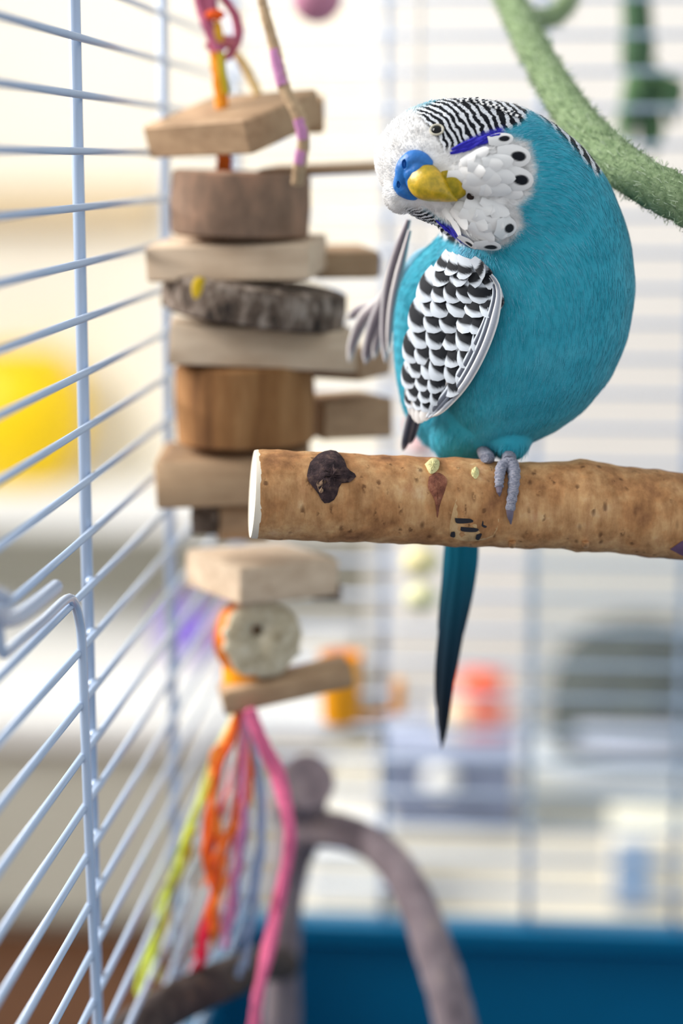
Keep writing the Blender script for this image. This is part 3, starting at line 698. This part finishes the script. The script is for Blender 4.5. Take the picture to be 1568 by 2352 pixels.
WD = (-38, 78)
beak_loft('upper_beak', [(938, 396, .0004, 10, 8), (946, 400, -.0002, 26, 20), (960, 408, -.0006, 38, 30), (978, 418, -.0009, 42, 36), (998, 430, -.0012, 36, 36), (1018, 442, -.0014, 24, 28), (1036, 453, -.0014, 12, 16), (1050, 461, -.0010, 2, 3)], WD, 'beak', 1.15)
beak_loft('lower_beak', [(1004, 414, .0002, 34, 16), (1022, 422, -.0002, 40, 22), (1040, 430, -.0005, 38, 24), (1056, 437, -.0004, 28, 19), (1068, 442, .0000, 12, 9), (1072, 444, .0002, 2, 2)], WD, 'beak2', 1.0)
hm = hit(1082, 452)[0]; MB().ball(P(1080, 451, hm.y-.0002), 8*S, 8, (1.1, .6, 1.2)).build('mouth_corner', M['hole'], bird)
h, n_ = hit(1003, 299)
eye = MB().ball(h-n_*.0006, .00125, 12).build('eye', M['black'], bird)
Rm = n_.to_track_quat('Z', 'Y').to_matrix(); lid = MB(); pts = []
for k in range(25): a = 2*math.pi*k/24; pts.append(h+Rm@Vector((math.cos(a)*.00135, math.sin(a)*.00120, .00018)))
lid.tube(pts, .00024, 8, cap=False); lid.build('eyelid', M['eyelid'], bird)
def mask_col(s_, t_): return tuple(WHITE*.9)
def spot_col(c0, r0):
    def f_(s_, t_):
        k = math.hypot((s_-c0)/(r0*(1.0 if s_ > c0 else 1.25)), t_/(r0*2.0)); return mixc(WHITE*.9, BLACK, 1-ss(k, .82, 1.08))
    return f_
MSK = feather_mesh('mask_feather', 14, 8, mask_col, camber=.22, tipk=3); SPT = feather_mesh('spot_feather', 26, 20, spot_col(.66, .21), camber=.15, tipk=3.5, basew=.6)
def lay(name, me, px, py, ang, L, W, parent, lift=.0004, tilt=.10):
    """lay a feather on the plumage, centred at the pixel, pointing along ang (deg, 0 = right, 90 = up)"""
    h_, nn = hit(px, py)
    if h_ is None: return None
    d2 = Vector((math.cos(math.radians(ang)), 0, math.sin(math.radians(ang)))); D = (d2-nn*d2.dot(nn)).normalized()
    pos = h_+nn*(lift-L*S*tilt*.3)-D*L*S*.55; return put_feather(name, me, pos, D+nn*tilt, nn, L*S, W*S, parent, W*S)
for (x, y, a, L, W) in ((1070, 372, 15, 70, 36), (1095, 358, 20, 70, 36), (1085, 395, 5, 78, 42), (1118, 380, 5, 80, 44), (1060, 408, -10, 60, 34), (1115, 412, -6, 78, 44), (1145, 372, 10, 74, 42), (1148, 405, -4, 80, 46), (1100, 432, -15, 70, 40), (1140, 436, -14, 76, 44), (1172, 385, 0, 72, 44),
                        (1075, 485, -30, 66, 36), (1105, 478, -22, 72, 40), (1138, 478, -18, 76, 42), (1060, 505, -38, 66, 32), (1092, 508, -34, 74, 40), (1125, 508, -26, 76, 42), (1152, 500, -20, 70, 42), (1108, 535, -40, 70, 36), (1140, 532, -34, 66, 38), (1030, 490, -38, 60, 26), (1050, 525, -42, 54, 24), (1172, 440, -10, 64, 40)):
    lay('mask_feather', MSK, x, y, a+random.uniform(-6, 6), L, W, bird)
for (x, y, a, L, W, lf) in ((1150, 323, 12, 58, 34, .0009), (1180, 360, -3, 78, 56, .0010), (1186, 411, -8, 80, 58, .0011), (1156, 521, -14, 74, 54, .0010), (1118, 558, -34, 72, 40, .0010), (1078, 551, -38, 50, 22, .0010)):
    lay('spot_feather', SPT, x, y, a, L, W, bird, lf, .06)
def vcolr(s_, t_): return mixc(VIO*.75, VIO*1.7, ss(abs(t_), .1, .9)*.6+.2*s_)
VFE = feather_mesh('violet_feather', 10, 5, vcolr, camber=.3, tipk=2.2)
for k in range(16):
    u = k/15; lay('cheek_feather', VFE, 1056+u*78+random.uniform(-4, 4), 342-u*26+random.uniform(-8, 8), 24+random.uniform(-10, 10), 42, 10, bird, .0007, .08)
for k in range(7):
    u = k/6; lay('cheek_feather', VFE, 1018+u*52, 516+u*34+random.uniform(-3, 3), -38+random.uniform(-6, 6), 36, 8, bird, .0006, .08)
# crown feathers that stand out along the outline
def crown(s_, t_): 
    k = ss(math.sin((s_*3.2+.1)*2*math.pi), -.1, .25); return mixc(BLACK*1.6, WHITE*.9, k)
CRW = feather_mesh('crown_feather', 18, 5, crown, camber=.3, tipk=2.5)
for (x, y, a) in ((1066, 236, 24), (1082, 232, 20), (1096, 236, 14), (1112, 240, 2), (1128, 246, -8), (1146, 252, -14), (1162, 258, -22), (1180, 268, -28)):
    lay('crown_feather', CRW, x, y, a, 44, 13, bird, .0006, .12)

# ---- foot gripping the perch
fm = MB()
def toe(pts, r0, r1, mb):
    q_ = spline(pts, 26); wp = [perch_pt(a[0], a[1], .0011) if a[2] < .5 else P(a[0], a[1], perchY(a[0])-.004) for a in q_]
    rd_ = [r0+(r1-r0)*i/25+.00012*math.sin(i*1.9) for i in range(26)]; mb.tube(wp, rd_, 12); return wp
fo = MB()
lp, lr = pxpath([(1170, 1022, .4425, .0016), (1169, 1044, .4385, .0016), (1168, 1062, .4322, .0016)], 10); fo.tube(lp, lr, 12)
toe([(1168, 1064, 0), (1152, 1072, 0), (1147, 1095, 0), (1146, 1120, 0)], .0014, .0009, fo)
toe([(1172, 1064, 0), (1180, 1085, 0), (1178, 1125, 0), (1171, 1172, 0)], .0016, .0010, fo)
footo = fo.build('foot', M['foot'], bird)
M['claw'] = plain('grey_claw', (120, 112, 128), .35, .1, 300)
MB().tube([perch_pt(1146, 1118, .0011), perch_pt(1146, 1130, .0009), perch_pt(1147, 1140, .0002)], [.0008, .0006, .0001], 8).build('claw', M['claw'], footo)
MB().tube([perch_pt(1171, 1170, .0011), perch_pt(1171, 1186, .0010), perch_pt(1173, 1204, .0002)], [.0009, .0007, .0001], 8).build('claw', M['claw'], footo)
f2 = MB(); lp, lr = pxpath([(1105, 1005, .446, .0016), (1112, 1040, .441, .0016), (1122, 1052, .4345, .0014), (1112, 1052, .4310, .0010)], 16); f2.tube(lp, lr, 10); f2.build('foot', M['foot'], bird)

# ------------------------------------------------------------------ hanging wooden toy
TY = .512; sc = mpp(TY)
toy = root('hanging_toy', P(556, 1640, TY), 'tall hanging bird toy of wooden plates, logs and a bright string tassel', 'bird toy')
def plate(name, px, py, Y, dims, yaw, mat, pitch=0, roll=0, bev=.0006):
    return MB().box(P(px, py, Y), dims, rotz(yaw) @ rotx(pitch) @ roty(roll), bev=bev, jit=.0002).build(name, M[mat], toy)
plate('plank', 535, 284, TY, (.034, .030, .0085), -32, 'plank2', 16, -2)
plate('plank', 700, 262, TY+.016, (.010, .016, .0085), 5, 'plank2', 6)
plate('plank', 745, 388, TY+.014, (.030, .026, .0022), -6, 'plank2', 2, -2)
plate('plank', 548, 592, TY, (.0415, .030, .0090), -3, 'plank', 3, -1)
plate('plank', 775, 600, TY+.022, (.018, .020, .007), 20, 'plank2', 4)
plate('plank', 600, 790, TY+.002, (.047, .030, .0100), 9, 'plank', 0, 3)
plate('plank', 780, 830, TY+.020, (.022, .018, .0075), -24, 'plank2')
plate('plank', 790, 952, TY+.022, (.020, .020, .0105), 28, 'plank2')
plate('plank', 540, 1085, TY, (.0390, .030, .0120), 5, 'plank2', 2, -2)
plate('plank', 600, 1316, TY+.004, (.0300, .0290, .0098), 38, 'plank', 0, 2)
plate('plank', 655, 1572, TY-.001, (.0345, .0120, .0062), 14, 'plank2', 0, -11)
def logp(name, px, py, Y, r_, h_, mat, tilt=None, n=36):
    Rr = tilt if tilt is not None else Matrix.Identity(3)
    return MB().lathe(P(px, py, Y), [(r_*.93, -h_/2), (r_, -h_/2+.0008), (r_*1.02, 0), (r_, h_/2-.0008), (r_*.93, h_/2)], n, Rr, rn=.012).build(name, M[mat], toy)
logp('log', 553, 468, TY, .0176, .0165, 'logdark', roty(2))
logp('log', 562, 925, TY, .0178, .0205, 'log', roty(-1))
logp('bark_slice', 585, 690, TY+.001, .0235, .0100, 'bark', roty(8))
M['bright'] = plain('yellow_lichen', (214, 178, 30), .9, .2, 600)
MB().ball(P(458, 664, TY-.0195), .0022, 8, (.9, .35, 1.4)).build('lichen_spot', M['bright'], toy)
MB().tube([P(444, 1190, TY-.002), P(505, 1190, TY-.002)], .0044, 20, rnoise=.05).build('bark_stub', M['bark'], toy)
MB().tube([P(500, 1192, TY-.003), P(610, 1190, TY+.001)], .0056, 20).build('log_stub', M['plank2'], toy)
MB().tube([P(720, 1358, TY+.012), P(782, 1360, TY+.012)], .0024, 16, rnoise=.08).build('bark_stub', M['bark'], toy)
# round slice with a hole, orange rind
ax = Matrix.Rotation(math.radians(-64), 3, 'X') @ Matrix.Identity(3)
ax = rotz(18) @ rotx(82)
cob = MB().lathe(P(598, 1465, TY-.003), [(.0085, -.005), (.0102, -.0042), (.0104, 0), (.0102, .0042), (.0085, .005)], 30, ax, rn=.05).build('corn_cob_slice', M['corn'], toy)
carve(cob, MB().lathe(P(588, 1446, TY-.0055), [(.0015, -.0090), (.0015, .0090)], 16, ax))
MB().lathe(P(552, 1462, TY+.001), [(.0075, -.003), (.0090, -.002), (.0090, .002), (.0075, .003)], 28, rotz(60) @ rotx(86)).build('orange_disc', M['orangewood'], toy)
MB().lathe(P(560, 1556, TY+.0015), [(.0052, -.0045), (.0058, -.003), (.0058, .003), (.0050, .0045)], 24).build('orange_bead', M['orange'], toy)
# strings
def fibre(c, rough=.8): return plain('cord_%d_%d_%d' % c, c, rough, .15, 700)
def cord(name, pts, c, n=40, mat=None, wob=0):
    ps, rd_ = pxpath(pts, n)
    if wob:
        ph = random.uniform(0, 6); ps = [p_+Vector((math.sin(i*.55+ph), math.cos(i*.4+ph), 0))*wob*(i/n) for i, p_ in enumerate(ps)]
    return MB().tube(ps, rd_, 8, rnoise=.1).build(name, mat or fibre(c), toy)
topY = TY
zt = ZTOP
def top_px(px, Y):  # pixel y of the cage roof above px
    z = ZTOP; lo, hi = -4000, 400
    for _ in range(40):
        mid = (lo+hi)/2
        if P(px, mid, Y).z > z: lo = mid
        else: hi = mid
    return (lo+hi)/2
roofpx = top_px(480, .48)
cord('cord', [(470, roofpx, .48, .0012), (470, -400, .495, .0012), (478, -60, .51, .0014), (490, 40, TY, .0016)], (176, 92, 120))
cord('cord', [(444, -60, TY, .0012), (460, 10, TY, .0014), (478, 60, TY, .0016), (505, 120, TY, .0016)], (190, 100, 130), 20)
cord('cord', [(466, -40, .512, .0009), (522, 6, .514, .0011), (546, 56, .515, .0013), (540, 104, .515, .0012), (512, 134, .514, .0009), (474, 100, .514, .0009)], (184, 96, 122), 30)
MB().ball(P(494, 34, TY-.001), .0026, 10, (1.0, .7, .55)).build('knot', fibre((240, 92, 20)), toy)
MB().ball(P(500, 80, TY+.000), .0022, 10, (.7, .7, 1.7)).build('knot', fibre((226, 168, 50)), toy)
MB().ball(P(520, 96, TY+.002), .0022, 10, (1.2, 1, .8)).build('knot', fibre((186, 104, 116)), toy)
cord('cord', [(495, 120, TY, .0016), (500, 160, TY, .0017), (506, 215, TY, .0017), (510, 260, TY, .0016)], (240, 150, 30), 14)
cord('cord', [(506, 120, TY-.001, .0009), (512, 170, TY-.0015, .0010), (520, 215, TY-.001, .0010)], (196, 176, 40), 12)
cord('cord', [(540, 120, TY+.006, .0010), (566, 160, TY+.008, .0013), (592, 215, TY+.008, .0012)], (232, 206, 150), 12)
cord('cord', [(512, 300, TY-.003, .0019), (514, 350, TY-.004, .0019), (516, 420, TY-.002, .0019)], (238, 110, 26), 12)
ps, rd_ = pxpath([(520, roofpx, .50, .0011), (560, -400, .505, .0011), (594, -60, .488, .0011), (606, 20, .486, .0012), (630, 110, .485, .0014), (652, 200, .484, .0015), (684, 262, .483, .0016), (697, 320, .484, .0015), (688, 380, .486, .0016), (682, 420, .489, .0015)], 90)
tw = MB(); tw.tube(ps, rd_, 10, rnoise=.12); tw.build('raffia_cord', fibre((188, 158, 124)), toy)
for (a0, a1) in ((40, 50), (61, 70), (73, 79)):
    tw2 = MB(); tw2.tube([p_+Vector((-.0002, -.0006, 0)) for p_ in ps[a0:a1]], [q_*.9 for q_ in rd_[a0:a1]], 10, rnoise=.1); tw2.build('pink_wrap', fibre((206, 140, 184)), toy)
# tassel
tass = [((236, 96, 20), [(548, 1630), (535, 1690), (505, 1760), (488, 1850), (474, 1960), (492, 2060), (480, 2140)], .0016), ((216, 24, 66), [(556, 1630), (560, 1700), (556, 1780), (545, 1860), (520, 1960), (490, 2060), (462, 2190), (448, 2230)], .0022),
        ((222, 40, 60), [(552, 1630), (550, 1720), (530, 1800), (500, 1880), (480, 1980), (500, 2050), (476, 2150), (468, 2220)], .0015), ((250, 150, 60), [(545, 1630), (520, 1700), (494, 1740), (490, 1830), (500, 1900), (520, 1990), (500, 2080), (490, 2180)], .0014),
        ((232, 110, 150), [(572, 1630), (600, 1700), (640, 1790), (662, 1880), (664, 1960), (645, 2060), (625, 2160), (600, 2260), (580, 2370)], .0030), ((214, 120, 100), [(570, 1630), (590, 1690), (618, 1740), (640, 1800)], .0016),
        ((198, 214, 70), [(545, 1640), (500, 1760), (450, 1880), (430, 1940), (410, 2010), (372, 2100), (350, 2200), (320, 2320)], .0013), ((232, 240, 150), [(540, 1640), (490, 1740), (446, 1880), (408, 2000), (382, 2080), (356, 2180), (340, 2280)], .0012),
        ((214, 200, 20), [(440, 1905), (430, 1925), (428, 1950), (424, 1965)], .0024),
        ((150, 178, 206), [(560, 1640), (590, 1760), (600, 1900), (592, 2030), (572, 2150), (552, 2240)], .0017), ((160, 120, 184), [(562, 1640), (570, 1780), (560, 1920), (545, 2020), (530, 2140)], .0016),
        ((222, 150, 190), [(560, 1640), (562, 1760), (556, 1900), (540, 2010), (528, 2110), (510, 2180)], .0013), ((240, 240, 236), [(555, 1640), (540, 1760), (528, 1860), (520, 1980), (505, 2090), (480, 2200)], .0013), ((176, 200, 214), [(556, 1640), (540, 1800), (470, 1960), (430, 2080), (400, 2200)], .0010),
        ((238, 120, 40), [(552, 1640), (575, 1760), (572, 1830), (550, 1880), (500, 1990), (488, 2050)], .0012)]
tk = 0
for (c, pts, r_) in tass:
    y_ = .512 + ((tk*37) % 11-5)*.0012
    if c == (232, 110, 150): y_ = .500
    m_ = fibre(c); nst = 3 if len(pts) > 5 else 2
    for q_ in range(nst):
        sp_ = random.uniform(-14, 14) if q_ else 0; ln = random.uniform(.9, 1.0) if q_ else 1
        rr_ = r_*(.62 if q_ == 0 else .42)
        cord('tassel_string', [(a+sp_*(i/len(pts))*1.4+random.uniform(-4, 4)*(q_ > 0), 1630+(b-1630)*(ln if b > 1700 else 1), y_+random.uniform(-.001, .001)*i+(b-1640)*2e-6, rr_*random.uniform(.7, 1.2)) for i, (a, b) in enumerate(pts)], c, 60, mat=m_, wob=.0006 if c != (232, 110, 150) else .0002)
    tk += 1

# ------------------------------------------------------------------ grey branch perch at the bottom
br = root('branch_perch', (P(650, 2352, .60).x, .60, TT+.004), 'crooked grey branch standing in the tray, arching to the right', 'branch')
ps, rd_ = pxpath([(694, 1772, .585, .0072), (696, 1830, .588, .0075), (690, 1900, .590, .0072), (668, 1990, .592, .0058), (655, 2100, .594, .0052), (648, 2230, .596, .0056), (646, 2400, .600, .0062)], 50)
end = ps[-1]; ps += [end.lerp(Vector((end.x, .602, TT+.005)), k/12) for k in range(1, 13)]; rd_ += [.0062]*12
MB().tube(ps, rd_, 18, rnoise=.03).build('trunk', M['branch'], br)
dk = ray(720, 1790); Rb = Vector((.35, -.9, .25)).to_track_quat('Z', 'Y').to_matrix()
ps2, rd2 = pxpath([(672, 1850, .592, .0080), (688, 1822, .584, .0086), (700, 1802, .576, .0086), (706, 1794, .571, .0082)], 14)
MB().tube(ps2, rd2, 18, rnoise=.03).build('cut_stub', M['branch'], br)
ps3, rd3 = pxpath([(690, 1905, .588, .0065), (760, 1905, .582, .0055), (840, 1930, .574, .0052), (905, 1985, .566, .0053), (955, 2070, .558, .0056), (995, 2180, .550, .0058), (1030, 2290, .545, .0060), (1060, 2420, .540, .0062), (1095, 2600, .53, .0062)], 60)
e3 = ps3[-1]; ps3 += [e3.lerp(Vector((e3.x+.01, .52, TT+.006)), k/8) for k in range(1, 9)]; rd3 += [.006]*8
MB().tube(ps3, rd3, 18, rnoise=.03).build('arm', M['branch'], br)
ps4, rd4 = pxpath([(655, 2215, .592, .0050), (600, 2215, .560, .0054), (540, 2240, .535, .0058), (470, 2270, .515, .0058), (390, 2310, .500, .0056), (300, 2370, .485, .0056), (200, 2450, .47, .0052)], 40)
MB().tube(ps4, rd4, 18, rnoise=.03).build('limb', M['branchdark'], br)

# ------------------------------------------------------------------ green rope perch
def fuzz(ps, rd_, count, lmin, lmax, cols, wd):
    V, Fc, C = [], [], []; k = len(ps)
    for _ in range(count):
        i = random.randrange(1, k-1); T = (ps[i+1]-ps[i-1]).normalized(); a = random.uniform(0, 6.283)
        u = T.orthogonal().normalized(); v = T.cross(u); N = u*math.cos(a)+v*math.sin(a)
        b = ps[i].lerp(ps[i+1], random.random())+N*rd_[i]*.9; L = random.uniform(lmin, lmax); D = (N*random.uniform(.3, 1)+T*random.uniform(-1, 1)+v*random.uniform(-.6, .6)).normalized()
        sd = D.cross(N+Vector((.01, .02, .03))).normalized()*wd; m_ = b+D*L*.5; e_ = b+D*L*.8+T*random.uniform(-.5, .5)*L*.5-N*L*.2
        o = len(V); V += [b-sd, b+sd, m_+sd, m_-sd, e_]; Fc += [(o, o+1, o+2, o+3), (o+3, o+2, o+4)]; c = random.choice(cols); C += [c]*5
    return V, Fc, C
gr = root('rope_perch', P(1700, 515, .442), 'fuzzy green rope perch curving up behind the budgie', 'rope')
ps, rd_ = pxpath([(1900, 590, .448, .0050), (1700, 530, .445, .0050), (1568, 462, .447, .0050), (1450, 398, .455, .0049), (1365, 325, .468, .0047), (1290, 225, .488, .0043), (1230, 120, .510, .0040), (1185, 30, .535, .0039), (1150, -60, .560, .0036), (1120, -220, .60, .0036)], 120)
e0 = ps[0]; ps = [e0.lerp(Vector((XR-.002, .47, .875)), 1-k/20) for k in range(20)]+ps; rd_ = [.0048]*20+rd_
top = ps[-1]; ps += [top.lerp(Vector((top.x-.01, .62, ZTOP-.002)), k/15) for k in range(1, 16)]; rd_ += [.0036]*15
MB().tube(ps, rd_, 18, rnoise=.06).build('rope_core', M['ropecore'], gr)
gc = [tuple(np.array(lin(c))) for c in ((132, 156, 116), (160, 182, 140), (182, 200, 164), (112, 136, 100), (196, 210, 180))]
V, Fc, C = fuzz(ps, rd_, 7000, .0015, .0042, gc, .00009)
tag(MB().add(V, Fc, C).build('rope_fuzz', M['ropegreen'], gr), kind='stuff')
lo = MB(); pl, rl = pxpath([(1180, 10, .560, .0030), (1215, 40, .575, .0030), (1262, 42, .585, .0028), (1300, 10, .592, .0028), (1312, -60, .60, .0028), (1260, -130, .59, .0028), (1170, -100, .57, .0028)], 50)
lo.tube(pl, rl, 12, rnoise=.08); lo.build('rope_loop', M['ropecore'], gr)
V, Fc, C = fuzz(pl, rl, 500, .002, .004, gc, .00012)
tag(MB().add(V, Fc, C).build('loop_fuzz', M['ropegreen'], gr), kind='stuff')

# frayed green rope tassel hanging outside the back bars
YT = .735; tp = P(1460, top_px(1460, YT), YT)
gt = root('rope_tassel', P(1475, 350, YT), 'dark green frayed rope tassel hanging outside behind the back wires', 'rope tassel')
dg1 = plain('dark_green_fibre', (74, 104, 74), .9, .2, 300); dg2 = plain('mid_green_fibre', (96, 130, 88), .9, .2, 300)
ps, rd_ = pxpath([(1462, top_px(1462, YT), YT, .0040), (1462, -200, YT, .0048), (1462, 0, YT, .0052), (1464, 120, YT, .0060), (1466, 160, YT, .0062)], 30); MB().tube(ps, rd_, 12, rnoise=.1).build('rope', dg1, gt)
for (x1, y1, w_, m_) in ((1436, 330, .0030, dg2), (1448, 300, .0024, dg1), (1492, 352, .0036, dg1), (1508, 330, .0026, dg2), (1540, 280, .0030, dg1), (1556, 240, .0024, dg2), (1470, 250, .0024, dg2)):
    ps, rd_ = pxpath([(1465, 130, YT, w_), ((1465+2*x1)/3, (130+y1)/2, YT+random.uniform(-.004, .004), w_*1.1), (x1, y1-40, YT+random.uniform(-.006, .006), w_*1.1), (x1+4, y1, YT, w_*.4)], 20); MB().tube(ps, rd_, 10, rnoise=.12).build('strand', m_, gt)
tag(MB().tube([(tp.x, YT, ZTOP), (tp.x, YB, ZTOP)], .0016, 10).build('hanger_hook', M['wire'], gt))

# ------------------------------------------------------------------ small things at the back of the cage
pb = P(728, -6, .62); r = root('pink_ball', pb, 'dusty pink round ball hanging from the cage roof', 'ball')
MB().ball(pb, .0075, 14).build('ball', plain('dusty_pink', (198, 132, 158), .7, .12, 60), r)
MB().tube([pb+Vector((0, 0, .007)), Vector((pb.x, .62, ZTOP))], .0009, 8).build('cord', fibre((200, 170, 170)), r)
# orange feeder cup clipped to back wires
oc = P(782, 1660, .668); r = root('feeder_cup', oc, 'bright orange plastic cup clipped to the back wires', 'cup')
cy = oc + Vector((0, 0, 0)); MB().lathe(cy, [(.0050, 0), (.0064, .001), (.0068, .012), (.0072, .024), (.0078, .0245), (.0066, .0245), (.0060, .004)], 32).build('cup', M['orange'], r)
a = P(800, 1640, .674); b = P(925, 1640, .684); MB().box((a+b)/2, ((b-a).length, .0016, .0014), rotz(math.degrees(math.atan2(b.y-a.y, b.x-a.x)))).build('clip_bar', M['orange'], r, False)
MB().box(P(915, 1600, .684), (.0040, .006, .0120), bev=.0006).build('clip', M['orange'], r)
# strand of pale beads behind the bird
YS = .645; r = root('bead_strand', P(968, 1420, YS), 'string of pastel wooden beads hanging behind the bird', 'bead string')
MB().tube([P(966, 1425, YS), P(960, 600, YS), Vector((P(960, 600, YS).x, YS, ZTOP))], .0008, 8).build('string', fibre((240, 232, 220)), r)
for y, c, rr in ((700, (240, 220, 180), .005), (800, (226, 200, 200), .005), (978, (222, 60, 76), .0042), (1022, (240, 206, 206), .005), (1090, (236, 220, 180), .0055), (1190, (230, 210, 190), .0055), (1290, (246, 232, 176), .0060), (1372, (238, 236, 190), .0056)):
    MB().ball(P(966, y, YS), rr, 10, (1, 1, .8)).build('bead', fibre(c), r)
MB().tube([(P(960, 600, YS).x, .62, ZTOP), (P(960, 600, YS).x, YB, ZTOP)], .0012, 8).build('hook', M['wire'], r)

# milky translucent panel in front of the back wires
def milky():
    m, nt, b = newmat('milky_plastic'); L = nt.links.new; v = texco(nt, (120, 1, 1)); n = noise(nt, v, 1, 3)
    L(ramp(nt, n, [(.3, lin((206, 210, 208))), (.7, lin((222, 226, 224)))]), b.inputs['Base Color']); b.inputs['Roughness'].default_value = .35
    tr_ = nt.nodes.new('ShaderNodeBsdfTransparent'); tr_.inputs[0].default_value = (.96, .98, .98, 1); mx = nt.nodes.new('ShaderNodeMixShader'); mx.inputs[0].default_value = .08
    out = nt.nodes['Material Output']; L(tr_.outputs[0], mx.inputs[1]); L(b.outputs[0], mx.inputs[2]); L(mx.outputs[0], out.inputs[0]); return m
M['milky'] = milky()
a = P(1206, 1180, .683); b = P(1206, 1905, .683)
r = root('plastic_panel', Vector(((a.x+.16)/2, .684, b.z)), 'milky see-through plastic guard panel against the back wires', 'panel')
MB().box(((a.x+.16)/2, .6845, (a.z+b.z)/2), (.16-a.x, .0016, a.z-b.z), bev=.0003).build('sheet', M['milky'], r)
for z in (a.z-.004, b.z+.004): MB().tube([(a.x+.004, .6865, z), (a.x+.004, .691, z)], .0015, 8).build('peg', M['white'], r)

# ------------------------------------------------------------------ things on the table behind the cage
def on_table(px, py): return PZ(px, py, TT)
c = on_table(1030, 1905); r = root('storage_box', c, 'blue grey box with a white ball standing in for a highlight on the table behind the cage', 'box')
sx = 330*mpp(c.y); hz = 205*mpp(c.y)
gb = plain('blue_grey_card', (122, 132, 160), .6, .06, 12)
MB().box(c+Vector((0, .035, hz/2-.004)), (sx, .07, hz-.008), bev=.003).build('body', gb, r)
MB().box(c+Vector((0, .035, hz-.004)), (sx+.004, .074, .009), bev=.002).build('lid', plain('pale_blue_lid', (150, 160, 186), .6, .05, 12), r)
kn = P(1012, 1790, c.y-.006); MB().ball(kn, .0095, 12).build('highlight_ball', M['white'], r)  # white ball added as the blurred disc of a bright highlight
bz = c.z+hz
for (px, w_, h_, col_, nm, lb) in ((1108, .024, .026, (232, 132, 112), 'toy_block', 'salmon pink block lying on the blue grey box'), (1046, .016, .02, (240, 226, 190), 'toy_block', 'small cream block lying on the blue grey box')):
    p0 = PZ(px, 1700, bz); o = MB().box((p0.x, c.y+.035, bz+h_/2), (w_, .03, h_), rotz(8), bev=.002).build(nm, plain('block_%d' % col_[1], col_, .5, .05, 20), None); tag(o, lb, 'toy block')
p0 = PZ(1104, 1700, bz); rr_ = root('round_lid', (p0.x, c.y+.035, bz+.026), 'orange red flat lid resting on the salmon pink block', 'lid')
MB().lathe((p0.x, c.y+.035, bz+.026), [(.012, 0), (.0145, .002), (.0145, .008), (.012, .010)], 28).build('disc', plain('orange_red', (238, 92, 44), .4, .05, 20), rr_)
MB().ball((p0.x, c.y+.035, bz+.038), .0035, 8).build('grip', plain('orange_red2', (238, 92, 44), .4, .05, 20), rr_)

c = on_table(790, 2104); k = mpp(c.y)
r = root('white_carton', c, 'plain white carton on the table behind the branch', 'carton')
MB().box(c+Vector((0, .035, 82*k)), (190*k, .06, 164*k), bev=.002).build('body', M['white'], r); MB().box(c+Vector((0, .035, 168*k)), (194*k, .064, .004), bev=.001).build('lid', M['white'], r)
# dark dome with a pale band
c = on_table(1470, 1745)
r = root('dark_dome', c, 'dark grey green dome-shaped case with pale curved band, behind the cage', 'case')
k = mpp(c.y); R0 = 225*k; H0 = 345*k
prof = [(R0*.90, 0), (R0*.98, H0*.08), (R0, H0*.3), (R0*.97, H0*.55), (R0*.86, H0*.76), (R0*.62, H0*.92), (R0*.3, H0*.985), (R0*.02, H0)]
MB().lathe(c, prof, 44).build('shell', bark('mottled_dark_fabric', [(.3, lin((44, 48, 48))), (.55, lin((70, 74, 72))), (.75, lin((104, 108, 88)))], 60, (1, 1, 1), .2), r)
bnd = []
for q_ in range(-60, 61, 6):
    a_ = math.radians(-78+q_*.95); bnd.append(c+Vector((math.cos(a_)*R0*1.0, math.sin(a_)*R0*1.0, H0*.30)))
MB().tube(bnd, [.002+.010*math.sin(math.pi*(i+.5)/len(bnd))**.5 for i in range(len(bnd))], 12, flat=.5).build('band', plain('pale_lilac_band', (198, 202, 222), .5, .05, 20), r)
MB().lathe(c, [(R0*1.25, 0), (R0*1.28, .006), (R0*1.1, .012), (R0*.9, .012)], 44).build('base_plate', plain('light_grey_plastic', (206, 210, 218), .4, .04, 20), r)
# pale box low on the right with blue window
c = on_table(1478, 2108); r = root('carton', c, 'cream and pale blue carton standing low behind the cage tray', 'carton'); k = mpp(c.y)
MB().box(c+Vector((.02, .04, 95*k)), (330*k, .06, 190*k), bev=.002).build('body', plain('cream_card', (226, 220, 204), .7, .05, 20), r)
MB().box(c+Vector((-.006, .0095, 95*k)), (90*k, .0015, 165*k), bev=.0003).build('label_panel', plain('powder_blue_print', (140, 168, 206), .6, .06, 20), r)
MB().box(c+Vector((.026, .0095, 110*k)), (70*k, .0015, 90*k), bev=.0003).build('label_panel', plain('cream_print', (240, 234, 214), .6, .06, 20), r)
